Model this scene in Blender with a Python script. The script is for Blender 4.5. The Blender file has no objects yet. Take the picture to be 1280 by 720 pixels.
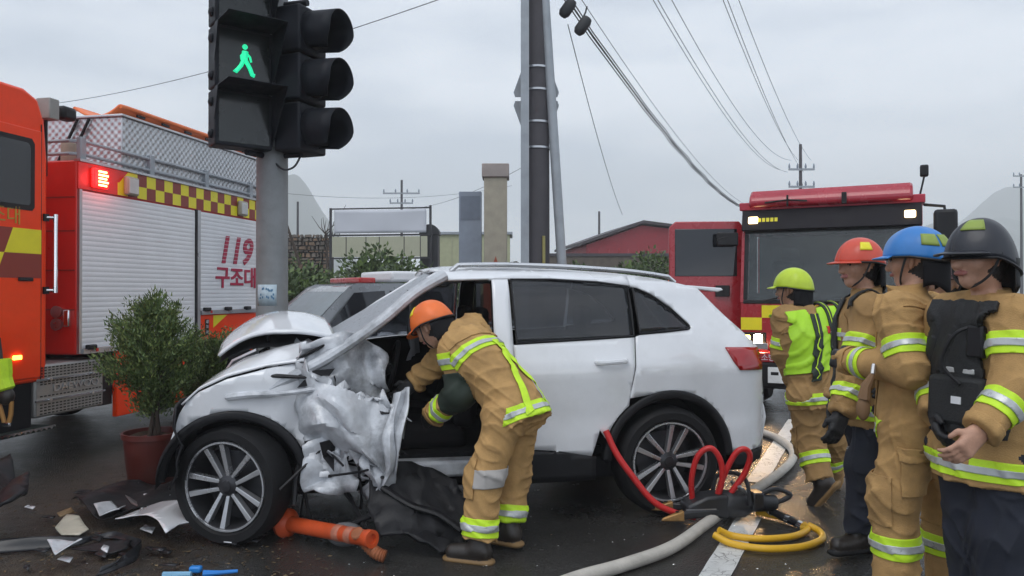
import bpy, bmesh, math, random
import numpy as np
import openvdb
from mathutils import Vector, Matrix

R = math.radians
random.seed(7)
rng = np.random.default_rng(7)
scene = bpy.context.scene
col = scene.collection

# ------------------------------------------------------------------ camera, sky, sun, exposure
F, CAMH, HORIZON = 950.0, 1.5, 366.0          # focal length in photo pixels, eye height, horizon row of the 1280x720 photograph
cam_data = bpy.data.cameras.new('camera')
cam_data.sensor_width = 36.0
cam_data.lens = 36.0 * F / 1280.0
cam_data.clip_start, cam_data.clip_end = 0.05, 6000
cam = bpy.data.objects.new('camera', cam_data); col.objects.link(cam)
cam.location = (0, 0, CAMH)
cam.rotation_euler = (R(90) + math.atan((HORIZON - 360) / F), 0, 0)
scene.camera = cam

world = bpy.data.worlds.new('World'); scene.world = world; world.use_nodes = True
wn, wl = world.node_tree.nodes, world.node_tree.links
wn.clear()
SUN_DIR = Vector((-0.28, -0.55, 1.0)).normalized()
wo = wn.new('ShaderNodeOutputWorld'); bg = wn.new('ShaderNodeBackground')
sky = wn.new('ShaderNodeTexSky'); sky.sky_type = 'NISHITA'; sky.sun_disc = False
sky.sun_elevation = math.asin(SUN_DIR.z); sky.sun_rotation = math.atan2(SUN_DIR.x, SUN_DIR.y)
sky.air_density, sky.dust_density = 1.0, 3.0
tc = wn.new('ShaderNodeTexCoord'); mp = wn.new('ShaderNodeMapping'); mp.inputs['Scale'].default_value = (1.1, 1.1, 4.5); mp.inputs['Location'].default_value = (3.3, 1.7, .4)
nz = wn.new('ShaderNodeTexNoise'); nz.inputs['Scale'].default_value = 1.7; nz.inputs['Detail'].default_value = 5; nz.inputs['Roughness'].default_value = .5
cr = wn.new('ShaderNodeValToRGB')
cr.color_ramp.elements[0].position = .40; cr.color_ramp.elements[0].color = (6.2, 7.2, 8.7, 1)
cr.color_ramp.elements[1].position = .60; cr.color_ramp.elements[1].color = (11.2, 11.9, 13.0, 1)
mx = wn.new('ShaderNodeMix'); mx.data_type = 'RGBA'; mx.inputs['Factor'].default_value = .93
wl.new(tc.outputs['Generated'], mp.inputs['Vector']); wl.new(mp.outputs[0], nz.inputs['Vector'])
wl.new(nz.outputs['Fac'], cr.inputs['Fac']); wl.new(sky.outputs[0], mx.inputs['A']); wl.new(cr.outputs[0], mx.inputs['B'])
sx_ = wn.new('ShaderNodeSeparateXYZ'); wl.new(tc.outputs['Generated'], sx_.inputs[0])
gr = wn.new('ShaderNodeMapRange'); gr.interpolation_type = 'SMOOTHSTEP'; gr.inputs['From Min'].default_value = 0.0; gr.inputs['From Max'].default_value = .40; gr.inputs['To Min'].default_value = 1.22; gr.inputs['To Max'].default_value = .90   # thin bright cloud at the horizon, thicker above
wl.new(sx_.outputs['Z'], gr.inputs['Value'])
sc_ = wn.new('ShaderNodeVectorMath'); sc_.operation = 'SCALE'; wl.new(mx.outputs['Result'], sc_.inputs[0]); wl.new(gr.outputs[0], sc_.inputs['Scale'])
wl.new(sc_.outputs[0], bg.inputs['Color']); wl.new(bg.outputs[0], wo.inputs['Surface'])
bg.inputs['Strength'].default_value = .1

sun_d = bpy.data.lights.new('sun', 'SUN'); sun_d.energy = 1.0; sun_d.angle = R(35); sun_d.color = (1, .97, .93)
sun = bpy.data.objects.new('sun', sun_d); col.objects.link(sun)
sun.rotation_euler = (-SUN_DIR).to_track_quat('-Z', 'Y').to_euler(); sun.location = (0, 0, 30)

scene.view_settings.view_transform = 'Standard'; scene.view_settings.look = 'None'
scene.view_settings.exposure = 0.14; scene.view_settings.gamma = 1.0
scene.cycles.use_denoising = True
scene.cycles.max_bounces = 8; scene.cycles.volume_bounces = 2
scene.cycles.sample_clamp_indirect = 6.0
scene.render.film_transparent = False

# ------------------------------------------------------------------ helpers
def ray(px, py): return Vector(((px - 640) / F, 1.0, (HORIZON - py) / F))
def at(px, py, Y): return Vector((0, 0, CAMH)) + ray(px, py) * Y
def gnd(px, py, z=0.0):
    r = ray(px, py); return Vector((0, 0, CAMH)) + r * ((z - CAMH) / r.z)

def mat(name, c, rough=.6, metal=0., coat=0., var=.12, vscale=6., bump=0., bscale=60., emit=None, estr=0., trans=0., rvar=.1, alpha=1., dirt_dark=0., dirt_dark_c=(.05, .04, .03), bdist=.01, spec=.5):
    m = bpy.data.materials.new(name); m.use_nodes = True
    n, l = m.node_tree.nodes, m.node_tree.links
    b = n['Principled BSDF']
    b.inputs['Metallic'].default_value = metal; b.inputs['Coat Weight'].default_value = coat; b.inputs['Coat Roughness'].default_value = .06
    b.inputs['Specular IOR Level'].default_value = spec
    tcn = n.new('ShaderNodeTexCoord')
    nzn = n.new('ShaderNodeTexNoise'); nzn.inputs['Scale'].default_value = vscale; nzn.inputs['Detail'].default_value = 6; nzn.inputs['Roughness'].default_value = .6
    l.new(tcn.outputs['Object'], nzn.inputs['Vector'])
    mrc = n.new('ShaderNodeMapRange'); mrc.inputs['From Min'].default_value = .3; mrc.inputs['From Max'].default_value = .7
    mrc.inputs['To Min'].default_value = 1 - var; mrc.inputs['To Max'].default_value = 1 + var
    l.new(nzn.outputs['Fac'], mrc.inputs['Value'])
    mul = n.new('ShaderNodeVectorMath'); mul.operation = 'SCALE'; mul.inputs[0].default_value = c[:3]
    l.new(mrc.outputs[0], mul.inputs['Scale'])
    colout = mul.outputs[0]
    if dirt_dark > 0:
        n2 = n.new('ShaderNodeTexNoise'); n2.inputs['Scale'].default_value = 3.1; n2.inputs['Detail'].default_value = 8; n2.inputs['Roughness'].default_value = .7
        l.new(tcn.outputs['Object'], n2.inputs['Vector'])
        rr = n.new('ShaderNodeMapRange'); rr.inputs['From Min'].default_value = .5; rr.inputs['From Max'].default_value = .8; rr.inputs['To Max'].default_value = dirt_dark
        l.new(n2.outputs['Fac'], rr.inputs['Value'])
        mm = n.new('ShaderNodeMix'); mm.data_type = 'RGBA'; mm.inputs['B'].default_value = (*dirt_dark_c, 1)
        l.new(rr.outputs[0], mm.inputs['Factor']); l.new(colout, mm.inputs['A']); colout = mm.outputs['Result']
    l.new(colout, b.inputs['Base Color'])
    if rvar:
        mr2 = n.new('ShaderNodeMapRange'); mr2.inputs['From Min'].default_value = .3; mr2.inputs['From Max'].default_value = .7
        mr2.inputs['To Min'].default_value = max(0, rough - rvar); mr2.inputs['To Max'].default_value = min(1, rough + rvar)
        l.new(nzn.outputs['Fac'], mr2.inputs['Value']); l.new(mr2.outputs[0], b.inputs['Roughness'])
    else: b.inputs['Roughness'].default_value = rough
    if bump:
        n3 = n.new('ShaderNodeTexNoise'); n3.inputs['Scale'].default_value = bscale; n3.inputs['Detail'].default_value = 4
        l.new(tcn.outputs['Object'], n3.inputs['Vector'])
        bp = n.new('ShaderNodeBump'); bp.inputs['Strength'].default_value = bump; bp.inputs['Distance'].default_value = bdist
        l.new(n3.outputs['Fac'], bp.inputs['Height']); l.new(bp.outputs[0], b.inputs['Normal'])
    if emit: b.inputs['Emission Color'].default_value = (*emit, 1); b.inputs['Emission Strength'].default_value = estr
    if trans: b.inputs['Transmission Weight'].default_value = trans
    b.inputs['Alpha'].default_value = alpha
    return m

class MB:
    """collects shapes; build() links them as one mesh object"""
    def __init__(s): s.v, s.f, s.m = [], [], []
    def add(s, vs, fs, mi=0, M=None):
        o = len(s.v)
        s.v += [tuple(M @ Vector(p)) if M is not None else tuple(p) for p in vs]
        for f in fs: s.f.append([i + o for i in f]); s.m.append(mi)
        return s
    def box(s, x0, x1, y0, y1, z0, z1, mi=0, M=None):
        vs = [(x, y, z) for z in (z0, z1) for y in (y0, y1) for x in (x0, x1)]
        return s.add(vs, [(0, 2, 3, 1), (4, 5, 7, 6), (0, 1, 5, 4), (2, 6, 7, 3), (0, 4, 6, 2), (1, 3, 7, 5)], mi, M)
    def prism(s, poly, a, b, axis='y', mi=0, M=None):
        def p3(p, d): return {'y': (p[0], d, p[1]), 'z': (p[0], p[1], d), 'x': (d, p[0], p[1])}[axis]
        n = len(poly); vs = [p3(p, a) for p in poly] + [p3(p, b) for p in poly]
        fs = [list(range(n))[::-1], list(range(n, 2 * n))] + [(i, (i + 1) % n, (i + 1) % n + n, i + n) for i in range(n)]
        return s.add(vs, fs, mi, M)
    def tube(s, path, r, n=8, mi=0, closed=False, M=None, caps=True, flat=None):
        P = [Vector(p) for p in path]; k = len(P)
        rs = r if isinstance(r, (list, tuple)) else [r] * k
        up = None; vs = []
        for i, p in enumerate(P):
            if closed: t = (P[(i + 1) % k] - P[i - 1])
            else: t = P[min(i + 1, k - 1)] - P[max(i - 1, 0)]
            t.normalize()
            if up is None:
                up = Vector((0, 0, 1)) if abs(t.z) < .9 else Vector((1, 0, 0))
            a = t.cross(up); a.normalize(); up = a.cross(t); up.normalize()
            for j in range(n):
                an = 2 * math.pi * j / n
                vs.append(p + (a * math.cos(an) + up * math.sin(an) * (flat or 1)) * rs[i])
        fs = []
        for i in range(k if closed else k - 1):
            for j in range(n):
                i2 = (i + 1) % k
                fs.append((i * n + j, i * n + (j + 1) % n, i2 * n + (j + 1) % n, i2 * n + j))
        if not closed and caps: fs += [list(range(n))[::-1], list(range((k - 1) * n, k * n))]
        return s.add(vs, fs, mi, M)
    def lathe(s, prof, n=24, mi=0, M=None, arc=2 * math.pi, caps=False):
        full = abs(arc - 2 * math.pi) < 1e-6; vs = []; k = len(prof); cnt = n if full else n + 1
        for j in range(cnt):
            an = arc * j / n
            vs += [(r * math.cos(an), r * math.sin(an), z) for r, z in prof]
        fs = []
        for j in range(n):
            j2 = (j + 1) % cnt
            for i in range(k - 1): fs.append((j * k + i, j2 * k + i, j2 * k + i + 1, j * k + i + 1))
        if caps: fs += [[j * k for j in range(n)][::-1], [j * k + k - 1 for j in range(n)]]
        return s.add(vs, fs, mi, M)
    def ell(s, c, r, n=12, mi=0, M=None, z0=-1.0):
        a0 = math.asin(max(-1, z0)); pr = [(math.cos(a0 + (math.pi / 2 - a0) * i / n), math.sin(a0 + (math.pi / 2 - a0) * i / n)) for i in range(n + 1)]
        T = Matrix.Translation(Vector(c)) @ Matrix.Diagonal((r[0], r[1], r[2], 1))
        return s.lathe([(max(a, 1e-4), b) for a, b in pr], 2 * n, mi, (M @ T) if M is not None else T)
    def grid(s, fn, nu, nv, mi=0, M=None):
        vs = [fn(i / nu, j / nv) for j in range(nv + 1) for i in range(nu + 1)]
        fs = [(j * (nu + 1) + i, j * (nu + 1) + i + 1, (j + 1) * (nu + 1) + i + 1, (j + 1) * (nu + 1) + i) for j in range(nv) for i in range(nu)]
        return s.add(vs, fs, mi, M)
    def build(s, name, mats, parent=None, smooth=True, bevel=0, angle=35, solid=0, kind=None, soff=-1):
        me = bpy.data.meshes.new(name); me.from_pydata(s.v, [], s.f)
        return finish(name, me, mats, parent, smooth, bevel, angle, solid, kind, s.m, soff)

def finish(name, me, mats, parent=None, smooth=True, bevel=0, angle=35, solid=0, kind=None, mi=None, soff=-1):
    mats = mats if isinstance(mats, (list, tuple)) else [mats]
    for m in mats: me.materials.append(m)
    if mi is not None and len(mats) > 1: me.polygons.foreach_set('material_index', np.array(mi, dtype=np.int32))
    me.update()
    if smooth: me.shade_smooth(); me.set_sharp_from_angle(angle=R(angle))
    o = bpy.data.objects.new(name, me); col.objects.link(o)
    if solid: md = o.modifiers.new('solid', 'SOLIDIFY'); md.thickness = solid; md.offset = soff
    if bevel:
        md = o.modifiers.new('bevel', 'BEVEL'); md.width = bevel; md.segments = 2; md.limit_method = 'ANGLE'; md.angle_limit = R(40)
    if parent is not None: o.parent = parent
    if kind: o['kind'] = kind
    return o

def tag(o, label, cat, group=None):
    o['label'] = label; o['category'] = cat
    if group: o['group'] = group
    return o
def thing(name, label, cat, loc=(0, 0, 0), rotz=0., group=None):
    o = bpy.data.objects.new(name, None); col.objects.link(o); o.empty_display_size = .1
    o.location = loc; o.rotation_euler = (0, 0, rotz)
    return tag(o, label, cat, group)
def kids(o): return [c for c in bpy.data.objects if c.parent == o]
def dup(o, parent=None):
    c = o.copy(); col.objects.link(c); c.parent = parent
    for ch in kids(o): dup(ch, c)
    return c
def arc(cx, cy, r, a0, a1, n=12): return [(cx + r * math.cos(R(a0 + (a1 - a0) * i / n)), cy + r * math.sin(R(a0 + (a1 - a0) * i / n))) for i in range(n + 1)]
def spline(pts, n=8, closed=False):
    P = [Vector(p) for p in pts]; k = len(P); out = []
    for i in range(k if closed else k - 1):
        g = (lambda j: P[j % k]) if closed else (lambda j: P[min(max(j, 0), k - 1)])
        p0, p1, p2, p3 = g(i - 1), g(i), g(i + 1), g(i + 2)
        for j in range(n):
            t = j / n
            out.append(.5 * (2 * p1 + (p2 - p0) * t + (2 * p0 - 5 * p1 + 4 * p2 - p3) * t * t + (3 * p1 - p0 - 3 * p2 + p3) * t ** 3))
    if not closed: out.append(P[-1])
    return out
def text(body, size, m, parent, M, name='lettering', shear=0., extrude=.003, bold=0., align='LEFT'):
    c = bpy.data.curves.new('t', 'FONT'); c.body = body; c.size = size; c.shear = shear; c.extrude = extrude; c.offset = bold; c.align_x = align
    o = bpy.data.objects.new('t', c); col.objects.link(o); bpy.context.view_layer.update()
    me = bpy.data.meshes.new_from_object(o.evaluated_get(bpy.context.evaluated_depsgraph_get()))
    bpy.data.objects.remove(o); bpy.data.curves.remove(c)
    me.materials.clear(); me.transform(M)
    return finish(name, me, m, parent, smooth=False)
def polysheet(outline, step, fmap):
    """flat outline cut on a grid and bent onto a curved surface"""
    bm = bmesh.new(); vs = [bm.verts.new((p[0], p[1], 0)) for p in outline]; bm.faces.new(vs)
    bmesh.ops.triangulate(bm, faces=bm.faces[:])
    xs = [p[0] for p in outline]; ys = [p[1] for p in outline]
    for ax, lo, hi in ((0, min(xs), max(xs)), (1, min(ys), max(ys))):
        for k in range(1, int((hi - lo) / step) + 1):
            co = [0, 0, 0]; no = [0, 0, 0]; co[ax] = lo + k * step; no[ax] = 1
            bmesh.ops.bisect_plane(bm, geom=bm.verts[:] + bm.edges[:] + bm.faces[:], plane_co=co, plane_no=no)
    for v in bm.verts: v.co = fmap(v.co.x, v.co.y)
    me = bpy.data.meshes.new('sheet'); bm.to_mesh(me); bm.free()
    return me

# ------------------------------------------------------------------ materials
M_white = mat('white_paint', (.74, .755, .78), .16, coat=.9, var=.03, rvar=.06, dirt_dark=.22, dirt_dark_c=(.36, .35, .33))
M_torn = mat('torn_painted_steel', (.55, .57, .60), .38, metal=.08, coat=.35, var=.2, vscale=9, bump=.5, bscale=22, dirt_dark=1.0, dirt_dark_c=(.02, .02, .024))  # near-black patches: dirt plus the shade of torn gaps put into the colour
M_glass = mat('tinted_glass', (.012, .014, .018), .04, var=0, rvar=.02, coat=.3)
M_glass2 = mat('tinted_car_glass', (.20, .21, .23), .03, var=.15, rvar=.02, trans=.92)
M_clear = mat('windscreen_glass', (.06, .075, .085), .06, var=.1, rvar=.03, trans=.35)
M_crack = mat('shattered_glass', (.4, .43, .47), .35, var=.35, vscale=40, bump=.6, bscale=90, trans=.25)
M_black = mat('black_plastic', (.012, .012, .014), .5, var=.3, rvar=.15, bump=.1, spec=.3)
M_dark = mat('dark_interior', (.010, .010, .012), .85, var=.3, spec=.2)
M_rubber = mat('tyre_rubber', (.011, .011, .012), .65, var=.25, rvar=.15, bump=.15, spec=.25)
M_alloy = mat('machined_alloy', (.62, .63, .65), .3, metal=.85, var=.08)
M_rimdark = mat('dark_rim', (.05, .05, .055), .35, metal=.6, var=.1)
M_chrome = mat('chrome', (.75, .76, .78), .12, metal=1, var=.03, rvar=.03)
M_steel = mat('brushed_steel', (.5, .51, .53), .35, metal=.9, var=.1)
M_polegrey = mat('dirty_pole_steel', (.2, .21, .215), .6, metal=.15, var=.2, vscale=4, bump=.15, dirt_dark=.45, dirt_dark_c=(.11, .1, .09))
M_galv = mat('galvanised_steel', (.33, .36, .39), .55, metal=.25, var=.14, vscale=5, bump=.1, dirt_dark=.25, dirt_dark_c=(.18, .17, .16))
M_orange = mat('orange_red_paint', (.95, .055, .004), .35, coat=.08, var=.05, rvar=.08, dirt_dark=.1, spec=.3)
M_red = mat('red_paint', (.6, .02, .012), .35, coat=.15, var=.06, rvar=.08, dirt_dark=.12)
M_crimson = mat('crimson_paint', (.36, .012, .022), .28, coat=.5, var=.06, rvar=.06)
M_shutter = mat('shutter_aluminium', (.8, .81, .83), .45, metal=.1, var=.05, vscale=3, dirt_dark=.12, dirt_dark_c=(.4, .4, .4))
M_lime = mat('lime_fluorescent', (.60, .9, .03), .6, var=.12, vscale=12, bump=.2, bscale=180, bdist=.003, dirt_dark=.25, dirt_dark_c=(.3, .38, .06))
M_yellow = mat('yellow_film', (.82, .72, .02), .35, var=.05)
M_maroon = mat('dark_red_film', (.25, .03, .02), .4, var=.06)
M_silver = mat('reflective_tape', (.5, .52, .52), .35, metal=.3, var=.1, vscale=30)
M_tan = mat('tan_turnout_cloth', (.46, .28, .115), .9, var=.2, vscale=9, bump=.6, bscale=210, rvar=.06, bdist=.005, dirt_dark=.5, dirt_dark_c=(.17, .105, .055), spec=.15)
M_tan2 = mat('darker_tan_turnout_cloth', (.36, .22, .095), .88, var=.2, vscale=9, bump=.6, bscale=210, rvar=.06, bdist=.005, dirt_dark=.55, dirt_dark_c=(.13, .08, .045), spec=.15)  # same tan turnout cloth in a darker tone
M_navy = mat('navy_cloth', (.014, .017, .028), .8, var=.25, vscale=8, bump=.3, bscale=150, bdist=.004)
M_boot = mat('boot_leather', (.03, .024, .02), .4, var=.3, bump=.2)
M_bootsole = mat('tan_boot_sole', (.22, .13, .05), .6, var=.2)
M_glove = mat('black_glove', (.012, .012, .014), .6, var=.3, bump=.3, bscale=80)
M_skin = mat('skin', (.5, .28, .19), .55, var=.16, vscale=26, bump=.35, bscale=170, bdist=.003, dirt_dark=.25, dirt_dark_c=(.3, .14, .1))
M_lip = mat('lips', (.38, .14, .12), .45, var=.05)
M_eye = mat('dark_eyes', (.02, .015, .012), .2, var=0)
M_hair = mat('black_hair', (.012, .01, .01), .5, var=.3, bump=.5, bscale=150)
M_webbing = mat('black_webbing', (.014, .015, .016), .7, var=.25, bump=.3, bscale=120)
M_concrete = mat('concrete_pole', (.075, .07, .078), .8, var=.2, vscale=3, bump=.2, bscale=40, dirt_dark=.4, dirt_dark_c=(.06, .055, .05))
M_wire = mat('cable', (.03, .032, .035), .6, var=.1)
M_soil = mat('potting_soil', (.05, .033, .02), .9, var=.5, vscale=30, bump=.8, bscale=60)
M_pot = mat('red_plastic_pot', (.1, .017, .012), .45, var=.15, dirt_dark=.5)
M_signal = mat('signal_housing', (.008, .010, .015), .55, var=.15, rvar=.1, spec=.22)
M_amber = mat('amber_lamp', (.9, .35, .02), .3, emit=(1, .42, .05), estr=7)
# ------------------------------------------------------------------ ground, road, hills
def struct(o): o['kind'] = 'structure'; return o
M_field = mat('field', (.075, .085, .045), .9, var=.4, vscale=.05)
mb = MB(); mb.add([(-2500, -60, -.01), (2500, -60, -.01), (2500, 3500, -.01), (-2500, 3500, -.01)], [(0, 1, 2, 3)])
struct(mb.build('ground', M_field, smooth=False))

def road_material():
    m = bpy.data.materials.new('wet_asphalt'); m.use_nodes = True
    n, l = m.node_tree.nodes, m.node_tree.links; b = n['Principled BSDF']
    t = n.new('ShaderNodeTexCoord')
    def noise(s, d=6, r=.6):
        k = n.new('ShaderNodeTexNoise'); k.inputs['Scale'].default_value = s; k.inputs['Detail'].default_value = d; k.inputs['Roughness'].default_value = r
        l.new(t.outputs['Object'], k.inputs['Vector']); return k.outputs['Fac']
    def mr(v, a, c, d, e):
        k = n.new('ShaderNodeMapRange'); k.inputs['From Min'].default_value = a; k.inputs['From Max'].default_value = c
        k.inputs['To Min'].default_value = d; k.inputs['To Max'].default_value = e; l.new(v, k.inputs['Value']); return k.outputs[0]
    def math_(op, a, c):
        k = n.new('ShaderNodeMath'); k.operation = op
        for i, v in enumerate((a, c)):
            if isinstance(v, (int, float)): k.inputs[i].default_value = v
            else: l.new(v, k.inputs[i])
        return k.outputs[0]
    def mixc(f, a, c):
        k = n.new('ShaderNodeMix'); k.data_type = 'RGBA'; l.new(f, k.inputs['Factor'])
        for nm, v in (('A', a), ('B', c)):
            if isinstance(v, tuple): k.inputs[nm].default_value = (*v, 1)
            else: l.new(v, k.inputs[nm])
        return k.outputs['Result']
    grain = noise(140, 3, .7); big = noise(.55, 6, .62); mid = noise(4.5, 6, .65)
    vor = n.new('ShaderNodeTexVoronoi'); vor.inputs['Scale'].default_value = 85; l.new(t.outputs['Object'], vor.inputs['Vector'])
    c1 = mixc(mr(grain, .35, .7, 0, 1), (.014, .0135, .013), (.066, .063, .058))
    c1 = mixc(mr(mid, .45, .75, 0, .5), c1, (.026, .025, .023))
    sep = n.new('ShaderNodeSeparateXYZ'); l.new(t.outputs['Object'], sep.inputs[0])
    side = math_('ADD', mr(sep.outputs['X'], -.9, -2.6, 0, 1), mr(mid, .3, .7, -.35, .35))      # mud washed over the kerbside ground
    mudmask = mr(side, .35, .8, 0, 1)
    mud = mixc(mr(noise(11, 8, .7), .35, .7, 0, 1), (.022, .016, .011), (.075, .055, .035))
    l.new(mixc(mudmask, c1, mud), b.inputs['Base Color'])
    pud = mr(big, .40, .60, 0, 1)                                                               # standing water film
    rg = math_('ADD', mr(mid, .3, .7, .09, .22), math_('MULTIPLY', pud, .12))
    rg2 = math_('ADD', rg, math_('MULTIPLY', mudmask, .18))
    l.new(rg2, b.inputs['Roughness'])
    b.inputs['Specular IOR Level'].default_value = .55
    bp = n.new('ShaderNodeBump'); bp.inputs['Distance'].default_value = .007
    l.new(math_('ADD', mr(pud, 0, 1, .16, .5), mr(mudmask, 0, 1, 0, .4)), bp.inputs['Strength'])
    h = math_('ADD', math_('MULTIPLY', vor.outputs['Distance'], 1.4), math_('ADD', grain, math_('MULTIPLY', noise(18, 4), 1.5)))
    l.new(h, bp.inputs['Height']); l.new(bp.outputs[0], b.inputs['Normal'])
    return m
M_road = road_material()
mb = MB(); mb.grid(lambda u, v: (-30 + 75 * u, -10 + 75 * v, -.004), 6, 6)
road = struct(mb.build('road', M_road, smooth=False))

def paint_material():
    m = mat('worn_road_paint', (.62, .63, .62), .45, var=.12, vscale=14, bump=.3, bscale=90)
    n, l = m.node_tree.nodes, m.node_tree.links; b = n['Principled BSDF']
    t = n.new('ShaderNodeTexCoord'); v = n.new('ShaderNodeTexVoronoi'); v.feature = 'DISTANCE_TO_EDGE'; v.inputs['Scale'].default_value = 17
    wob = n.new('ShaderNodeTexNoise'); wob.inputs['Scale'].default_value = 9
    ad = n.new('ShaderNodeVectorMath'); ad.operation = 'MULTIPLY_ADD'; ad.inputs[1].default_value = (.12, .12, .12)
    l.new(t.outputs['Object'], wob.inputs['Vector']); l.new(wob.outputs['Color'], ad.inputs[0]); l.new(t.outputs['Object'], ad.inputs[2]); l.new(ad.outputs[0], v.inputs['Vector'])
    n4 = n.new('ShaderNodeTexNoise'); n4.inputs['Scale'].default_value = 5; l.new(t.outputs['Object'], n4.inputs['Vector'])
    mr = n.new('ShaderNodeMapRange'); mr.inputs['From Min'].default_value = .0; mr.inputs['From Max'].default_value = .055; mr.inputs['To Min'].default_value = 1; mr.inputs['To Max'].default_value = 0
    l.new(v.outputs['Distance'], mr.inputs['Value'])
    m2 = n.new('ShaderNodeMapRange'); m2.inputs['From Min'].default_value = .42; m2.inputs['From Max'].default_value = .6; l.new(n4.outputs['Fac'], m2.inputs['Value'])
    mu = n.new('ShaderNodeMath'); mu.operation = 'MULTIPLY'; l.new(mr.outputs[0], mu.inputs[0]); l.new(m2.outputs[0], mu.inputs[1])
    old = b.inputs['Base Color'].links[0].from_socket
    mx2 = n.new('ShaderNodeMix'); mx2.data_type = 'RGBA'; mx2.inputs['B'].default_value = (.03, .03, .03, 1)
    l.new(mu.outputs[0], mx2.inputs['Factor']); l.new(old, mx2.inputs['A']); l.new(mx2.outputs['Result'], b.inputs['Base Color'])
    return m
M_paint = paint_material()
def stripe(a, b, w, name='lane_marking'):
    a, b = Vector((*a, 0)), Vector((*b, 0)); d = (b - a).normalized(); s = Vector((-d.y, d.x, 0)) * w / 2
    m = MB(); m.grid(lambda u, v: tuple(a.lerp(b, v) + s * (2 * u - 1) + Vector((.0015 * math.sin(v * 37 + u * 9), 0, .001))), 3, 24)
    return m.build(name, M_paint, road, smooth=False)
stripe((.62, 3.1), (1.60, 5.12), .155)
stripe((1.93, 6.02), (3.35, 9.0), .155)
stripe((3.9, 10.2), (5.3, 13.2), .155)
stripe((2.2, 3.75), (4.55, 6.75), .30)

M_hill = mat('forested_hill', (.03, .05, .04), .95, var=.35, vscale=.02)
def hill(cx, cy, w, h, seed, name='hill', dep=260):
    r = np.random.default_rng(seed); ph = r.uniform(0, 6, 6)
    def f(u, v):
        x = (u - .5) * 2; y = (v - .5) * 2
        e = max(0, math.cos(x * math.pi / 2)) ** 1.15 * max(0, math.cos(y * math.pi / 2)) ** 1.2
        e *= 1 + .12 * math.sin(7 * u + ph[0]) + .07 * math.sin(17 * u + 5 * v + ph[1]) + .04 * math.sin(39 * u + 11 * v + ph[2]) + .05 * math.sin(27 * u - 8 * v + ph[3])
        return (cx + x * w / 2, cy + y * dep, -2 + h * e)
    m = MB(); m.grid(f, 90, 24); return struct(m.build(name, M_hill))
hill(-262, 740, 290, 114, 1, dep=140); hill(-420, 930, 380, 135, 2, dep=140); hill(500, 800, 300, 84, 3, dep=140); hill(660, 960, 420, 122, 4, dep=140)

# ------------------------------------------------------------------ leaves
def leaves(n, fpos, size, seed, tilt=1.0, aspect=.5, out=None):
    """n small leaf faces; fpos(rng) -> (point, outward direction)"""
    r = np.random.default_rng(seed); m = MB()
    for _ in range(n):
        p, d = fpos(r); d = Vector(d).normalized() * tilt + Vector(r.normal(0, .6, 3)); d.normalize()
        s = d.cross(Vector(r.normal(0, 1, 3))); s.normalize(); L = size * r.uniform(.6, 1.3); p = Vector(p)
        a = p + d * L; w = s * L * aspect * .5
        m.add([p, p + d * L * .5 + w, a, p + d * L * .5 - w], [(0, 1, 2, 3)], int(r.random() < .4))
    return m
M_leafA = mat('leaf_dark', (.05, .085, .022), .55, var=.4, vscale=5)
M_leafB = mat('leaf_light', (.1, .155, .035), .55, var=.35, vscale=5)
M_conA = mat('conifer_dark', (.07, .115, .032), .6, var=.35, vscale=6)
M_conB = mat('conifer_light', (.16, .215, .06), .6, var=.3, vscale=6)
M_bark = mat('bark', (.06, .045, .035), .9, var=.3, bump=.6, bscale=50)

def shrub(c, rad, n, size, seed, label, group=None, mats=None):
    t = thing('leafy_shrub', label, 'shrub', c, 0, group); r0 = np.random.default_rng(seed)
    cl = [Vector((r0.uniform(-1, 1) * rad[0] * .75, r0.uniform(-1, 1) * rad[1] * .7, rad[2] * r0.uniform(.25, .85))) for _ in range(14)]
    def fp(r):
        k = cl[r.integers(len(cl))]; d = Vector(r.normal(0, 1, 3)); d.normalize()
        rr = min(rad) * .5 * (r.random() ** .4)
        q = k + d * rr; q.z = max(.02, q.z); return q, d + Vector((0, 0, .3))
    leaves(n, fp, size, seed + 1).build('foliage', mats or [M_leafA, M_leafB], t, smooth=False)
    m = MB()
    for k in cl: m.tube([(0, 0, 0), tuple(k * .5 + Vector((0, 0, .05))), tuple(k)], [.03, .02, .008], 5)
    m.build('stem', M_bark, t)
    return t

# ------------------------------------------------------------------ far side of the road: wall, billboard, sheds, pillars
M_stone = mat('field_stone', (.17, .145, .12), .9, var=.4, vscale=3, bump=.6, bscale=12)
M_stone2 = mat('rusty_stone', (.22, .15, .10), .9, var=.4, vscale=3, bump=.6, bscale=12)
M_mortar = mat('dark_mortar', (.06, .055, .05), .95, var=.3)
wall = thing('stone_wall', 'rough rubble stone retaining wall behind the traffic light pole', 'wall', (-9.6, 28, 0))
mb = MB(); mb.box(-2.6, 2.75, .1, 1.2, 0, 3.55); mb.build('wall_core', M_mortar, wall)
r = np.random.default_rng(3); mb = MB()
z = .05
while z < 3.65:
    h = r.uniform(.09, .19); x = -2.65
    while x < 2.75:
        w = r.uniform(.1, .32); d = r.uniform(.0, .1)
        q = [(x + .02 + r.uniform(0, .03), z + .02), (x + w - .02, z + .01 + r.uniform(0, .04)), (x + w - .02 - r.uniform(0, .05), z + h - .02), (x + .02 + r.uniform(0, .04), z + h - r.uniform(.01, .05))]
        mb.prism(q, -d, .15, 'y', int(r.random() < .4)); x += w
    z += h
mb.build('stone', [M_stone, M_stone2], wall, smooth=False, kind='stuff')

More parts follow.
